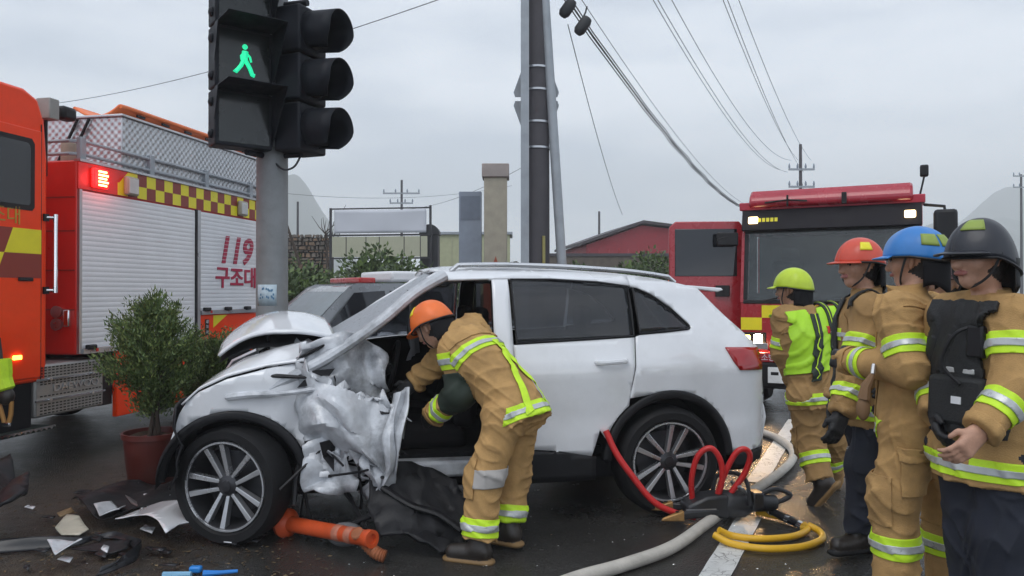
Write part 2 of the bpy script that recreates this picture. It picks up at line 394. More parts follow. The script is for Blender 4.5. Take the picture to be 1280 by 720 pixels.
M_net = mat('grey_white_tarpaulin', (.55, .57, .62), .75, var=.04, vscale=2)
M_beige = mat('beige_panel', (.42, .42, .31), .7, var=.07, vscale=2, dirt_dark=.2, dirt_dark_c=(.25, .24, .18))
M_frame = mat('dark_steel_frame', (.03, .03, .035), .5, var=.2)
bb = thing('billboard_frame', 'steel billboard frame with grey tarpaulin above a row of beige panels', 'billboard', (-3.82, 22, 0), R(-8))
for x, zz in ((-1.52, 3.98), (1.48, 4.02)):
    mb = MB(); mb.box(x - .03, x + .03, .03, .09, 0, zz); mb.build('post', M_frame, bb)
for z0, z1, a, b in ((3.93, 3.965, -1.5, 1.46), (3.15, 3.2, -1.6, 1.55), (2.48, 2.525, -1.5, 1.46)):
    mb = MB(); mb.box(a, b, -.02, .04, z0, z1); mb.build('rail', M_frame, bb)
mb = MB(); mb.grid(lambda u, v: (-1.38 + 2.76 * u, -.03 + .012 * math.sin(u * 9) * math.sin(v * 3.1), 3.23 + .69 * v - .03 * math.sin(u * 3.14) * (v)), 24, 8); mb.build('tarpaulin', M_net, bb, solid=.006)
xs = [-1.46, -1.02, -.42, -.02, .72, 1.2, 1.42]
for a, b in zip(xs[:-1], xs[1:]):
    mb = MB(); mb.box(a + .012, b - .012, -.012, .012, 2.54, 3.13); mb.build('panel', M_beige, bb)
    mb = MB(); mb.box(b - .012, b + .012, -.016, .02, 2.54, 3.13); mb.build('mullion', M_frame, bb)
for px, w in ((541, .5),):
    t = thing('steel_hut', 'dark narrow steel cabinet at the end of the billboard', 'cabinet', (at(540, 366, 22.5).x, 22.4, 0))
    mb = MB(); mb.box(-.32, .22, -.25, .25, 0, 3.25); mb.build('body', M_frame, t, bevel=.02)
    mb = MB(); mb.prism(arc(-.04, 3.2, .3, 0, 180, 10), -.28, .28, 'y'); mb.build('roof', M_frame, t)
sh = thing('pale_shed', 'pale yellow green flat shed wall beyond the grey pillar', 'shed', (at(590, 366, 30).x, 30, 0))
mb = MB(); mb.box(-1.75, 1.5, 0, 2, 1.2, 3.8); mb.build('wall', mat('pale_yellow_wall', (.42, .43, .27), .8, var=.08), sh)
mb = MB(); mb.box(-1.85, 1.6, -.1, 2.1, 3.8, 3.9); mb.build('roof', M_galv, sh)
mb = MB(); mb.box(-1.7, 1.45, .05, 1.9, 0, 1.2); mb.build('plinth', M_mortar, sh)
for i in range(4):
    mb = MB(); mb.box(-1.6 + i * .8, -1.58 + i * .8, -.02, 0, 1.25, 3.75); mb.build('rib', M_beige, sh)

M_pillarB = mat('beige_stone_pillar', (.36, .33, .26), .8, var=.12, vscale=6, bump=.2)
M_pillarG = mat('blue_grey_board', (.25, .29, .35), .7, var=.1)
M_redstone = mat('brick_red_base', (.35, .09, .05), .8, var=.2)
t = thing('sign_pillar', 'beige stone pillar with capping block and red lower part', 'pillar', (at(620, 366, 13).x, 13, 0))
mb = MB(); mb.box(-.2, .19, -.2, .2, 1.78, 3.45); mb.build('shaft', M_pillarB, t, bevel=.015)
mb = MB(); mb.box(-.235, .225, -.235, .235, 3.45, 3.68); mb.build('cap', mat('pillar_cap', (.33, .29, .27), .8), t, bevel=.015)
mb = MB(); mb.box(-.21, .2, -.21, .21, 0, 1.78); mb.build('base', M_redstone, t, bevel=.01)
mb = MB(); mb.prism([(-.12, 1.78), (.1, 1.78), (.0, 2.12)], -.206, -.2, 'y'); mb.build('red_emblem', M_redstone, t, smooth=False)
t = thing('notice_board', 'tall narrow blue grey board on posts beside the beige pillar', 'sign', (at(588, 366, 13.4).x, 13.4, 0))
mb = MB(); mb.box(-.2, .2, -.06, .06, 2.0, 3.28); mb.build('board', M_pillarG, t, bevel=.01)
mb = MB(); mb.box(-.17, .17, -.066, -.06, 2.78, 3.2); mb.build('upper_panel', mat('slate_panel', (.16, .19, .24), .6), t)
for x in (-.14, .14):
    mb = MB(); mb.box(x - .035, x + .035, -.035, .035, 0, 2.0); mb.build('post', M_galv, t)

barn = thing('red_barn', 'low red metal barn with shallow gable behind the open truck door', 'barn', (at(800, 366, 36).x, 36, 0), R(8))
prof = [(-2.6, 0), (-2.6, 3.75), (.1, 4.7), (3.4, 4.35), (3.4, 0)]
mb = MB(); mb.prism(prof, 0, 6, 'y'); mb.build('wall', mat('red_cladding', (.3, .025, .035), .55, var=.12, bump=.2), barn, smooth=False)
mb = MB(); mb.prism([(-2.9, 3.72), (.1, 4.78), (3.6, 4.41), (3.6, 4.53), (.1, 4.92), (-2.9, 3.86)], -.25, 6.2, 'y'); mb.build('roof', mat('dark_roof', (.06, .05, .055), .6), barn, smooth=False)
for i in range(12):
    mb = MB(); mb.box(-2.5 + i * .48, -2.44 + i * .48, -.03, 0, .1, 3.6); mb.build('rib', M_crimson, barn)
for x in (1.7, 2.5):
    w = MB().box(x, x + .55, -.05, 0, 2.3, 3.2).build('window', M_frame, barn); MB().box(x + .06, x + .49, -.06, -.05, 2.36, 3.14).build('pane', M_net, w)
lw = thing('low_wall', 'low brown block wall in front of the red barn', 'wall', (at(745, 366, 26).x, 26, 0))
MB().box(-2.2, 3.4, 0, .3, 0, 2.75).build('wall_body', mat('brown_block', (.13, .11, .09), .9, var=.3, vscale=4, bump=.4), lw)
MB().box(-2.25, 3.45, -.04, .34, 2.75, 2.85).build('coping', M_concrete, lw)
hd = thing('dark_bank', 'dark brown weedy bank beside the utility pole', 'bank', (at(640, 366, 24).x, 24, 0))
mb = MB(); mb.grid(lambda u, v: (-1.2 + 3.6 * u, -.6 + 1.2 * v, max(0, 2.9 * math.sin(math.pi * min(1, u * 1.4)) ** .5 * math.sin(math.pi * v) * (1 - .45 * u) + .1 * math.sin(31 * u + 17 * v))), 40, 14); mb.build('soil_face', mat('brown_bank', (.09, .075, .05), .95, var=.4, vscale=3, bump=.8, bscale=8), hd)

k = 0
for px, Y, rx, rz, lb in ((372, 21, 1.3, 2.3, 'bushy green shrub at the foot of the rubble stone wall'), (398, 17, 1.1, 1.9, 'bushy green shrub between the bare sapling and the pickup'), (440, 20, 1.4, 2.75, 'tall light green shrub under the billboard panels'), (490, 19, 1.4, 2.45, 'bushy green shrub in the middle under the billboard'), (532, 20, 1.3, 2.4, 'bushy green shrub beside the dark cabinet'), (790, 22, 1.1, 2.7, 'round green shrub before the red barn wall'), (770, 20, 1.5, 2.15, 'low green shrub along the brown block wall'), (720, 20, 1.3, 2.2, 'low green shrub next to the utility pole'), (350, 25, 1.4, 2.8, 'dark green shrub behind the traffic light pole')):
    k += 1; shrub((at(px, 366, Y).x, Y, 0), (rx, 1.0, rz), 3600, .15, 50 + k, lb, 'shrubs along the far verge')
t = thing('bare_sapling', 'leafless brown sapling leaning in front of the stone wall', 'tree', (at(376, 366, 19).x, 19, 0))
mb = MB(); mb.tube([(0, 0, 0), (.02, 0, 1.0), (0, 0, 2.2)], [.055, .05, .045], 8); mb.build('trunk', mat('brown_pole', (.16, .1, .075), .8), t)
mb = MB(); mb.tube([(0, 0, 2.15), (-.12, 0, 2.5), (-.42, 0, 3.4)], [.04, .04, .03], 8); mb.build('branch', M_bark, t)
t = thing('bare_tree', 'bare twiggy dead tree above the stone wall', 'tree', (at(405, 366, 27).x, 27.3, 0))
mb = MB(); mb.tube([(0, 0, 0), (.05, 0, 2.6), (-.02, 0, 3.7)], [.07, .05, .03], 7); mb.build('trunk', M_bark, t)
mb = MB(); rr = np.random.default_rng(5)
for i in range(16):
    a = rr.uniform(-1, 1) * .9; z0 = rr.uniform(2.9, 3.7); L = rr.uniform(.4, 1.15)
    mb.tube([(0, 0, z0), (a * L * .6, rr.uniform(-.2, .2), z0 + L * .45), (a * L, rr.uniform(-.3, .3), z0 + L)], [.02, .014, .006], 5)
mb.build('crown', M_bark, t)

# ------------------------------------------------------------------ poles and wires
def power_pole(px, Y, ztop, arms, label, w=.12):
    t = thing('power_pole', label, 'pole', (at(px, 366, Y).x, Y, 0), 0, 'distant power poles')
    MB().lathe([(w, 0), (w * .7, ztop), (.001, ztop)], 10).build('pole_shaft', M_concrete, t)
    for z, hw in arms:
        MB().box(-hw, hw, -w - .08, -w, z - .06, z + .06).build('crossarm', M_galv, t)
        for i in range(4):
            x = -hw * .95 + i * hw * 1.9 / 3
            MB().lathe([(.03, 0), (.06, .05), (.06, .16), (.02, .3), (.001, .3)], 8, M=Matrix.Translation((x, -w - .04, z + .06))).build('insulator', M_pillarG, t)
    return t
power_pole(1001, 46, 10.5, ((8.95, .78), (7.9, .78)), 'power pole with two crossarms standing behind the red truck cab', .13)
power_pole(502, 62, 10.7, ((9.6, 1.5), (8.8, .95)), 'power pole with crossarms rising behind the billboard frame', .13)
power_pole(1277, 75, 13.2, ((13.0, .9), (11.9, .9)), 'distant power pole with crossarms standing by the misty hill', .14)
power_pole(749, 70, 9.0, (), 'plain short pole above the red barn roof', .14)
power_pole(372, 40, 6.3, (), 'thin plain pole in front of the far wooded hill', .08)

up = thing('utility_pole', 'dark concrete utility pole braced by two grey steel pipes', 'pole', (at(671, 366, 9.5).x, 9.5, 0))
MB().lathe([(.165, 0), (.15, 7), (.14, 10), (.001, 10)], 24).build('pole_shaft', M_concrete, up)
for z in (3.3, 3.62, 4.02, 4.3):
    MB().lathe([(.167, z - .012), (.172, z - .012), (.172, z + .012), (.167, z + .012)], 24).build('strap', M_steel, up)
p0, p1 = at(656, 366, 9.35), at(656, -60, 9.35); o = up.location
MB().prism([(-.05, -.04), (.05, -.04), (.05, .04), (.035, .04), (.035, -.025), (-.035, -.025), (-.035, .04), (-.05, .04)], 0, 7, 'z', M=Matrix.Translation((p0.x - o.x, p0.y - o.y - .06, 0))).build('channel', M_galv, up)
a, b = at(708, 420, 9.4), at(679, -40, 9.4)
d = (b - a); a2 = a - d * ((a.z) / d.z)
MB().tube([tuple(Vector((a2.x, a2.y, 0)) - Vector((o.x, o.y, 0))), tuple(a.lerp(b, .5) - o), tuple(b + d * .3 - o)], [.06, .06, .052], 14).build('stay_pipe', M_galv, up)
for z0, s in ((3.72, -1), (3.68, 1)):      # back of two sign plates strapped to the pole
    pl = [(-.27, 0), (-.17, 0), (.17, 0), (.27, 0), (.29, .06), (.16, .42), (-.16, .42), (-.29, .06)]
    MB().prism([(x, (4.0 if s < 0 else 3.95) + (q if s < 0 else -q)) for x, q in pl], .19, .2, 'y').build('sign_back', M_galv, up, smooth=False)
MB().tube([(.08, -.16, 2.2), (.085, -.165, 1.2), (.08, -.165, 0)], .02, 8).build('conduit', mat('dull_yellow_conduit', (.3, .27, .1), .6), up)

def wire(a, b, sag, r, label, group, n=28, name='overhead_wire', wob=0.):
    a, b = Vector(a), Vector(b)
    pts = [a.lerp(b, i / n) - Vector((0, 0, 4 * sag * (i / n) * (1 - i / n))) + Vector((wob * math.sin(i * 1.9), 0, wob * math.cos(i * 2.3))) for i in range(n + 1)]
    base = pts[0].copy(); m = MB(); m.tube([tuple(p - base) for p in pts], r, 6)
    ob = m.build(name, M_wire, smooth=True); ob.location = base
    return tag(ob, label, 'wire', group)
for i, (pa, pb, Ya, s) in enumerate((((806, -20), (975, 212), 16, .8), ((812, -20), (985, 215), 16, .9), ((830, -20), (990, 200), 17, 1.0))):
    wire(at(*pa, Ya), at(*pb, 46), s, .009, 'thin power line sagging to the left end of the pole crossarms', 'power lines to the crossarm pole')
for i, (pa, pb, Ya, s) in enumerate((((897, -20), (998, 200), 17, .5), ((903, -20), (1005, 215), 17, .5), ((917, -20), (1014, 200), 18, .5))):
    wire(at(*pa, Ya), at(*pb, 46), s, .009, 'thin power line sagging to the right end of the pole crossarms', 'power lines to the crossarm pole')
for i, (dx, dy, rr_, wb) in enumerate(((0, 0, .013, .006), (3, -2, .009, .012), (-3, 3, .009, .012), (2, 4, .006, .014), (12, -10, .005, 0))):
    wire(at(690 + dx, -30 + dy, 9.2), at(937 + dx * .3, 262 + dy * .3, 30), .55, rr_, ('thickest black telephone cable sloping down to the red truck roof', 'black telephone cable twisted along the thickest one', 'black telephone cable twisted along the thickest one', 'thin black telephone cable twisted along the thickest one', 'single thin wire running above the thick telephone cables')[i], 'telephone cable bundle', wob=wb)
for (px, py), an in (((710, 9), .5), ((729, 31), .9)):
    c = at(px, py, 9.6); t = thing('cable_splice_case', 'black splice case hanging on the thick telephone cables', 'splice case', c, 0, 'splice cases on the cable bundle')
    Mx = Matrix.Rotation(R(90), 4, 'Y') @ Matrix.Rotation(an, 4, 'X')
    MB().lathe([(.001, -.13), (.05, -.125), (.075, -.08), (.075, .06), (.055, .11), (.001, .13)], 14, M=Matrix.Rotation(R(35), 4, 'Y')).build('case_body', M_wire, t)
    MB().tube([(0, 0, .1), (.03, 0, .16), (.05, 0, .24)], .012, 6).build('hanger', M_wire, t)
wire(at(710, 30, 9.6), at(778, 268, 24), .2, .006, 'very thin stay wire hanging down from the cable splice cases', None)
wire(at(60, 130, 25), at(600, -20, 14), .3, .008, 'thin wire crossing the sky above the rescue truck', None)
wire(at(360, 242, 50), at(640, 232, 62), .6, .012, 'thin line passing level in front of the far power pole', None)
wire(at(505, 262, 60), at(660, 205, 40), .5, .012, 'thin line rising from the billboard to the utility pole', None)
wire(at(1002, 225, 46), at(1026, 300, 80), .3, .012, 'thin line running down behind the truck roof bar', None)
# ------------------------------------------------------------------ traffic signal
PX, PY = at(340, 366, 6.6).x, 6.6
tp = thing('traffic_light_pole', 'grey galvanised traffic light pole beside the crushed white bonnet', 'pole', (PX, PY, 0))
MB().lathe([(.15, 0), (.15, .02), (.136, .05), (.132, 3), (.124, 6.5), (.001, 6.5)], 28).build('pole_shaft', M_polegrey, tp)
MB().lathe([(.25, 0), (.25, .03), (.001, .03)], 20).build('base_plate', M_galv, tp)
MB().add([(-.135 + .001, 0, 0)] * 0, [])
def on_pole(u, z, rr=.1345): return (rr * math.sin(u), -rr * math.cos(u), z)
st = MB(); st.grid(lambda u, v: on_pole(-.75 + 1.35 * u, 1.39 + .18 * v), 10, 2); st.build('sticker', mat('pale_sticker', (.42, .52, .58), .4, var=.15, vscale=30), tp, solid=.001)
st = MB()
for i in range(16):
    rr = np.random.default_rng(i); a = -.6 + 1.0 * rr.random(); z = 1.42 + .11 * rr.random()
    st.grid(lambda u, v: on_pole(a + .09 * u, z + .018 * v, .1365), 2, 1)
st.build('sticker_print', mat('sticker_ink', (.08, .2, .33), .5), tp)
for z in (2.78, 4.6):
    MB().lathe([(.135, z - .03), (.145, z - .03), (.145, z + .03), (.135, z + .03)], 24).build('clamp', M_galv, tp)

# pedestrian signal: face turned to the right of the camera
ps = thing('pedestrian_signal', 'dark pedestrian signal showing a green walking man', 'traffic light', (PX, PY, 0))
ang = R(0)
fc = at(305, 60, 6.25)                         # centre of the lit face
nrm = Vector((.60, -.80, 0)).normalized(); sx = Vector((-nrm.y, nrm.x, 0)).normalized()
if sx.x < 0: sx = -sx
MS = Matrix(((sx.x, -nrm.x, 0, fc.x - PX), (sx.y, -nrm.y, 0, fc.y - PY), (0, 0, 1, 0), (0, 0, 0, 1)))   # local: x right, -y out of the face
W2 = .235
zs = [(3.66, 4.16), (3.16, 3.64), (2.70, 3.15)]
zs = [(at(0, b, 6.25).z, at(0, a, 6.25).z) for a, b in ((-48, 33), (35, 112), (114, 184))]
for i, (z0, z1) in enumerate(zs):
    MB().box(-W2, W2, 0, .2, z0, z1, M=MS).build('housing', M_signal, ps, bevel=.012)
    MB().box(-W2 + .03, W2 - .03, -.006, 0, z0 + .03, z1 - .03, M=MS).build('lens', mat('lens_black', (.012, .016, .016), .15), ps)
    v = MB(); d = .37
    v.add([(-W2, 0, z1), (W2, 0, z1), (W2, -d, z1 + .0), (-W2, -d, z1 + .0)], [(0, 1, 2, 3)], M=MS)
    v.add([(W2, 0, z1), (W2, -d, z1), (W2, 0, z0 + .03)], [(0, 1, 2)], M=MS)
    v.add([(-W2, 0, z1), (-W2, -.1, z1), (-W2, 0, z0 + .2)], [(0, 1, 2)], M=MS)
    v.build('visor', M_signal, ps, smooth=False, solid=.006)
    for z in (z0 + .1, z1 - .1):
        MB().ell((-W2 - .005, .09, z), (.025, .04, .04), 6, M=MS).build('hinge', M_signal, ps)
z0, z1 = zs[1]; cz = (z0 + z1) / 2 - .02
M_green = mat('green_led', (.05, .8, .45), .4, var=.0, emit=(.012, .62, .27), estr=.95)
man = MB(); yy = -.012
def limb(pts, w): man.tube([(x * .92 + .0, yy, cz + z * .8) for x, z in pts], w * .9, 6, M=MS)
man.lathe([(.001, -.004), (.022, -.004), (.022, .004), (.001, .004)], 12, M=MS @ Matrix.Translation((0, yy, cz + .118)) @ Matrix.Rotation(R(90), 4, 'X'))
limb([(0, .10), (-.005, .02)], .03); limb([(-.005, .03), (.045, -.07), (.065, -.13), (.085, -.135)], .02); limb([(-.005, .03), (-.035, -.05), (-.08, -.12), (-.095, -.105)], .02)
limb([(.005, .095), (.045, .05), (.055, .0)], .010); limb([(-.005, .095), (-.035, .05), (-.03, .01)], .010)
man.build('walking_man', M_green, ps)
MB().tube([(0, 0, zs[2][0] - .02), tuple(Vector((fc.x - PX, fc.y - PY + .05, zs[2][0] - .03)))], .025, 8).build('bracket', M_signal, ps)
MB().tube([(0, 0, 4.5), (fc.x - PX, fc.y - PY + .12, 4.5)], .025, 8).build('bracket', M_signal, ps)

# vehicle signal: seen from its side, visors to the right
vs = thing('vehicle_signal', 'dark three lamp vehicle signal seen from the side with tubular visors', 'traffic light', (PX, PY, 0))
vc = at(384, 100, 6.5); nv = Vector((.93, -.37, 0)).normalized(); sv = Vector((-nv.y, nv.x, 0))
MV = Matrix(((nv.x, sv.x, 0, vc.x - PX), (nv.y, sv.y, 0, vc.y - PY), (0, 0, 1, 0), (0, 0, 0, 1)))      # local x = facing direction
for yt, yb in ((12, 70), (72, 130), (132, 192)):
    zt, zb = at(0, yt, 6.5).z, at(0, yb, 6.5).z; zc = (zt + zb) / 2
    MB().box(-.2, .06, -.19, .19, zb + .004, zt - .004, M=MV).build('housing', M_signal, vs, bevel=.02)
    MB().lathe([(.001, 0), (.15, 0), (.15, .02), (.001, .02)], 20, M=MV @ Matrix.Translation((.06, 0, zc)) @ Matrix.Rotation(R(90), 4, 'Y')).build('lens', mat('dark_lens', (.02, .015, .012), .2), vs)
    n = 18; v = MB()
    def vf(u, w):
        a = R(-62 + 304 * u); rr_ = .175
        L = .05 + (.30 - .0 * w) * (1 if True else 0) * w * (1 - .35 * max(0, -math.sin(a)) ** 1.5 * 1.0)
        return (L, rr_ * math.cos(a), zc + .002 + rr_ * math.sin(a) - .02 * w)
    v.grid(vf, 24, 3, M=MV); v.build('visor', M_signal, vs, solid=.006)
    MB().ell((-.2, .05, zc), (.05, .09, .07), 8, M=MV).build('back_boss', M_signal, vs)
MB().tube([(0, 0, at(0, 8, 6.6).z), (vc.x - PX, vc.y - PY, at(0, 8, 6.6).z)], .03, 8).build('bracket', M_signal, vs)
MB().tube([(0, 0, at(0, 196, 6.6).z), (vc.x - PX - .05, vc.y - PY, at(0, 196, 6.6).z)], .022, 8).build('bracket', M_signal, vs)
MB().tube(spline([(.05, -.1, 2.62), (.14, -.13, 2.55), (.22, -.1, 2.58), (.26, -.05, 2.68)], 5), .009, 6).build('cable', M_wire, vs)

# ------------------------------------------------------------------ rescue truck (left)
T1 = thing('rescue_truck', 'orange red rescue truck with white roller shutters and a checker stripe', 'fire truck', (-3.93, 6.27, 0), math.atan2(.98, .196))
# local: x runs back along the truck, y into the truck, z up; its near flank lies on y = 0
cabp = [(-2.25, .76), (.12, .76), (.12, 2.62), (.09, 2.93), (.02, 3.1), (-.12, 3.16), (-1.7, 3.16), (-2.02, 3.0), (-2.28, 2.1), (-2.32, 1.2)]
cab = MB(); cab.prism(cabp, .0, 2.35, 'y'); cab.build('cab', M_orange, T1, bevel=.025)
MB().prism([(-2.0, .80), (.045, .80), (.045, 2.84), (-1.72, 2.84), (-2.0, 2.2)], -.012, .004, 'y').build('cab_door', M_orange, T1, bevel=.01)
MB().box(.047, .055, -.004, .01, .78, 2.9).build('door_gap', M_black, T1)
MB().prism([(-1.8, 2.17), (-.055, 2.17), (-.03, 2.2), (-.03, 2.72), (-.06, 2.76), (-1.58, 2.76), (-1.8, 2.3)], -.017, -.01, 'y').build('window_seal', M_black, T1)
MB().prism([(-1.76, 2.21), (-.09, 2.21), (-.075, 2.23), (-.075, 2.69), (-.1, 2.72), (-1.55, 2.72), (-1.76, 2.3)], -.02, -.015, 'y').build('window_pane', M_glass, T1)
MB().box(-2.3, .1, .02, .12, 2.93, 2.955).build('rain_gutter', M_red, T1)
cz0, cz1, cz2 = 1.62, 1.82, 2.02
for i in range(6):      # slanted yellow and dark red film blocks along the door
    for row, (za, zb) in enumerate(((cz0, cz1), (cz1, cz2))):
        x1 = .04 - i * .28; sh_ = .1
        xa = (x1 - .28, x1)
        dk = (i + row) % 2 == 0
        s0, s1 = (za - cz0) / .4 * .16, (zb - cz0) / .4 * .16
        q = [(xa[0] + s0 - .16, za), (min(.04, xa[1] + s0 - (.16 if i else 0)), za), (min(.04, xa[1] + s1 - (.16 if i else 0)), zb), (xa[0] + s1 - .16, zb)]
        MB().prism(q, -.0145 - .0004 * row, -.011, 'y').build('reflective_film', M_maroon if dk else M_yellow, T1, smooth=False)
text('구조대', .16, mat('faded_gold_letter', (.5, .3, .03), .5), T1, Matrix.Translation((-.6, -.014, 2.06)) @ Matrix.Rotation(R(90), 4, 'X'))
MB().box(-.19, -.05, -.03, -.012, 1.595, 1.625).build('door_handle', M_black, T1, bevel=.006)
al = MB().box(-.24, -.16, -.03, -.012, .965, 1.0).build('marker_lamp', M_amber, T1, bevel=.006)
g = MB(); g.tube([(.14, -.06, 1.50), (.14, -.06, 2.16)], .018, 10); g.tube([(.14, -.06, 2.13), (.09, .0, 2.13)], .014, 8); g.tube([(.14, -.06, 1.52), (.09, .0, 1.52)], .014, 8); g.build('grab_rail', M_chrome, T1)
for z in (1.52, 2.13): MB().box(.07, .12, -.02, .005, z - .03, z + .03).build('rail_bracket', M_black, T1)
# body
bx0, bx1 = .46, 4.22
MB().box(bx0, bx1, .012, 2.38, .95, 2.68).build('body_shell', M_red, T1, bevel=.015)
for z in (1.35, 1.7, 2.05, 2.35): MB().box(bx0 - .006, bx0, .03, 2.3, z - .006, z + .006).build('panel_seam', M_maroon, T1)
MB().box(bx0 - .002, bx1, -.004, .014, 2.425, 2.665).build('stripe_panel', M_red, T1)
tw = .137
nck = 0
for i in range(24):
    for row in range(2):
        x = .95 + i * tw
        if x + tw > bx1: continue
        z = 2.43 + row * .117
        if i == 0 and row == 1: MB().prism([(x + .02, z), (x + tw, z), (x + tw, z + .112)], -.0065, -.004, 'y').build('checker_film', M_yellow, T1, smooth=False); continue
        MB().box(x, x + tw, -.0065, -.004, z, z + .117).build('checker_film', M_yellow if (i + row) % 2 == 0 else M_maroon, T1, smooth=False)
MB().box(bx0, bx1, -.02, .05, 2.668, 2.69).build('roof_edge_trim', M_steel, T1)
# shutters: ribbed slats
def shutter(x0, x1, z0, z1):
    m = MB(); zz = z0; pts = []
    while zz < z1 - .001:
        p = min(.046, z1 - zz); pts += [(.0018, zz), (.001, zz + .002), (.0007, zz + p * .5), (.001, zz + p - .003), (.0018, zz + p - .001)]; zz += p
    n = len(pts); m.add([(x0, y, z) for y, z in pts] + [(x1, y, z) for y, z in pts], [(i, i + n, i + n + 1, i + 1) for i in range(n - 1)])
    s = m.build('roller_shutter', M_shutter, T1, angle=50)
    MB().box(x0, x1, -.03, .004, z0 - .045, z0 - .002).build('pull_bar', M_steel, s)
    for k in range(3 if x0 < 2 else 5):
        xx = x0 + .09 + k * (x1 - x0 - .2) / (2 if x0 < 2 else 4)
        MB().box(xx - .05, xx + .05, -.055, -.005, z0 - .01, z0 + .035).build('latch', M_black, s, bevel=.01)
        if k == 0: MB().box(xx + .03, xx + .055, -.06, -.05, z0 - .03, z0).build('red_catch', M_red, s)
    return s
shutter(.5, 2.17, 1.0, 2.41); s2 = shutter(2.27, 4.16, 1.30, 2.41)
MB().box(2.175, 2.205, -.012, .02, .98, 2.42).build('shutter_guide', M_black, T1); MB().box(2.207, 2.262, -.01, .02, .98, 2.42).build('shutter_guide', M_steel, T1)
MB().box(.466, .498, -.01, .02, .96, 2.42).build('shutter_guide', M_steel, T1)
M_print = mat('crimson_print', (.42, .015, .06), .5, var=.1)
SC = Matrix.Translation((2.60, -.006, 1.86)) @ Matrix.Rotation(R(90), 4, 'X') @ Matrix.Diagonal((1.1, 1, 1, 1))
text('119', .44, M_print, T1, SC, shear=.25, bold=.012)
for i in range(7):
    MB().box(2.6, 3.55, -.0105, -.0085, 1.885 + i * .045, 1.889 + i * .045).build('print_line', M_shutter, T1)
text('구조대', .27, M_print, T1, Matrix.Translation((2.55, -.006, 1.585)) @ Matrix.Rotation(R(90), 4, 'X') @ Matrix.Diagonal((1.22, 1, 1, 1)), bold=.006)
# lamps on the stripe
def wlamp(x): 
    o = MB().box(x, x + .17, -.06, -.006, 2.44, 2.62).build('scene_lamp', M_pillarB, T1, bevel=.02); MB().box(x + .02, x + .15, -.064, -.058, 2.46, 2.60).build('lamp_glass', mat('frosted_lens', (.6, .6, .58), .25), o)
wlamp(1.02); wlamp(3.0)
rl = MB().box(.60, .80, -.04, -.004, 2.455, 2.635).build('warning_lamp', mat('red_lens', (.6, .01, .01), .25, emit=(1, .02, .02), estr=1.5), T1, bevel=.02)
for i in range(5): MB().box(.66, .76 + .02 * (i % 2), -.046, -.04, 2.475 + i * .031, 2.49 + i * .031).build('led_bar', mat('red_led', (1, .5, .2), .3, emit=(1, .42, .12), estr=10), rl)
L = bpy.data.lights.new('warning_light', 'POINT'); L.energy = 2; L.color = (1, .03, .03); L.shadow_soft_size = .06
lo = bpy.data.objects.new('warning_light', L); col.objects.link(lo); lo.parent = T1; lo.location = (.70, -.12, 2.55)
# front wall gear
for z in (1.22, 1.33):
    MB().lathe([(.001, 0), (.05, 0), (.055, .03), (.03, .035), (.001, .035)], 14, M=Matrix.Translation((bx0, .2, z)) @ Matrix.Rotation(R(-90), 4, 'Y')).build('coupling', M_steel, T1)
MB().box(bx0 - .04, bx0, .06, .12, 1.2, 1.35).build('latch_handle', M_chrome, T1, bevel=.01)
# roof: rails, lockers, stretcher
for z in (2.745, 2.86):
    m = MB(); m.tube([(.5, .9, z), (.5, .12, z), (.56, .05, z), (4.2, .05, z)], .016, 8); m.build('roof_rail', M_galv, T1)
for x in (.56, 1.5, 2.45, 3.4, 4.15): MB().box(x - .035, x + .035, .03, .08, 2.68, 2.9).build('rail_post', M_galv, T1, bevel=.008)
def treadplate():
    m = mat('aluminium_treadplate', (.52, .54, .56), .38, metal=.55, var=.12, vscale=4)
    n, l = m.node_tree.nodes, m.node_tree.links; b = n['Principled BSDF']
    t = n.new('ShaderNodeTexCoord'); sp = n.new('ShaderNodeSeparateXYZ'); l.new(t.outputs['Object'], sp.inputs[0])
    def mth(op, a, c=0.):
        k = n.new('ShaderNodeMath'); k.operation = op
        for i, v in enumerate((a, c)):
            if isinstance(v, (int, float)): k.inputs[i].default_value = v
            else: l.new(v, k.inputs[i])
        return k.outputs[0]
    xy = mth('ADD', sp.outputs['X'], sp.outputs['Y'])
    u = mth('MULTIPLY', xy, 80.0); v = mth('MULTIPLY', sp.outputs['Z'], 80.0)
    h = mth('MULTIPLY', mth('SINE', u), mth('SINE', v))
    bp = n.new('ShaderNodeBump'); bp.inputs['Strength'].default_value = .6; bp.inputs['Distance'].default_value = .008
    l.new(h, bp.inputs['Height']); l.new(bp.outputs[0], b.inputs['Normal']); return m
M_tread = treadplate()
MB().box(1.1, 4.2, .07, 2.3, 2.69, 3.21).build('roof_locker', M_tread, T1, bevel=.01)
MB().box(1.08, 4.22, .05, 2.32, 3.21, 3.235).build('locker_lid', M_steel, T1, bevel=.006)
for v in (.42, .55):
    MB().tube([(1.08, v, 3.2), (1.06, v + .22, 2.75)], .014, 6).build('ladder_stay', M_black, T1)
MB().lathe([(.06, 0), (.07, .03), (.07, .2), (.001, .2)], 14, M=Matrix.Translation((.75, .35, 2.69))).build('roof_beacon', M_pillarB, T1)
st = thing('rescue_stretcher', 'long orange plastic basket stretcher lying on the truck roof locker', 'stretcher', (-3.93, 6.27, 0), math.atan2(.98, .196))
M_str = mat('orange_plastic', (.85, .2, .06), .45, var=.08)
m = MB(); m.grid(lambda u, v: (1.3 + 2.7 * u, .26 + .52 * v, 3.27 + .10 * (abs(2 * v - 1) ** 2.2) + .0 * u), 40, 14); m.build('shell', M_str, st, solid=.02, soff=1)
for y in (.255, .785):
    m = MB(); m.tube([(1.31, y, 3.37), (1.4, y, 3.375), (3.7, y, 3.375), (3.95, y, 3.37)], .022, 8); m.build('rim', M_str, st)
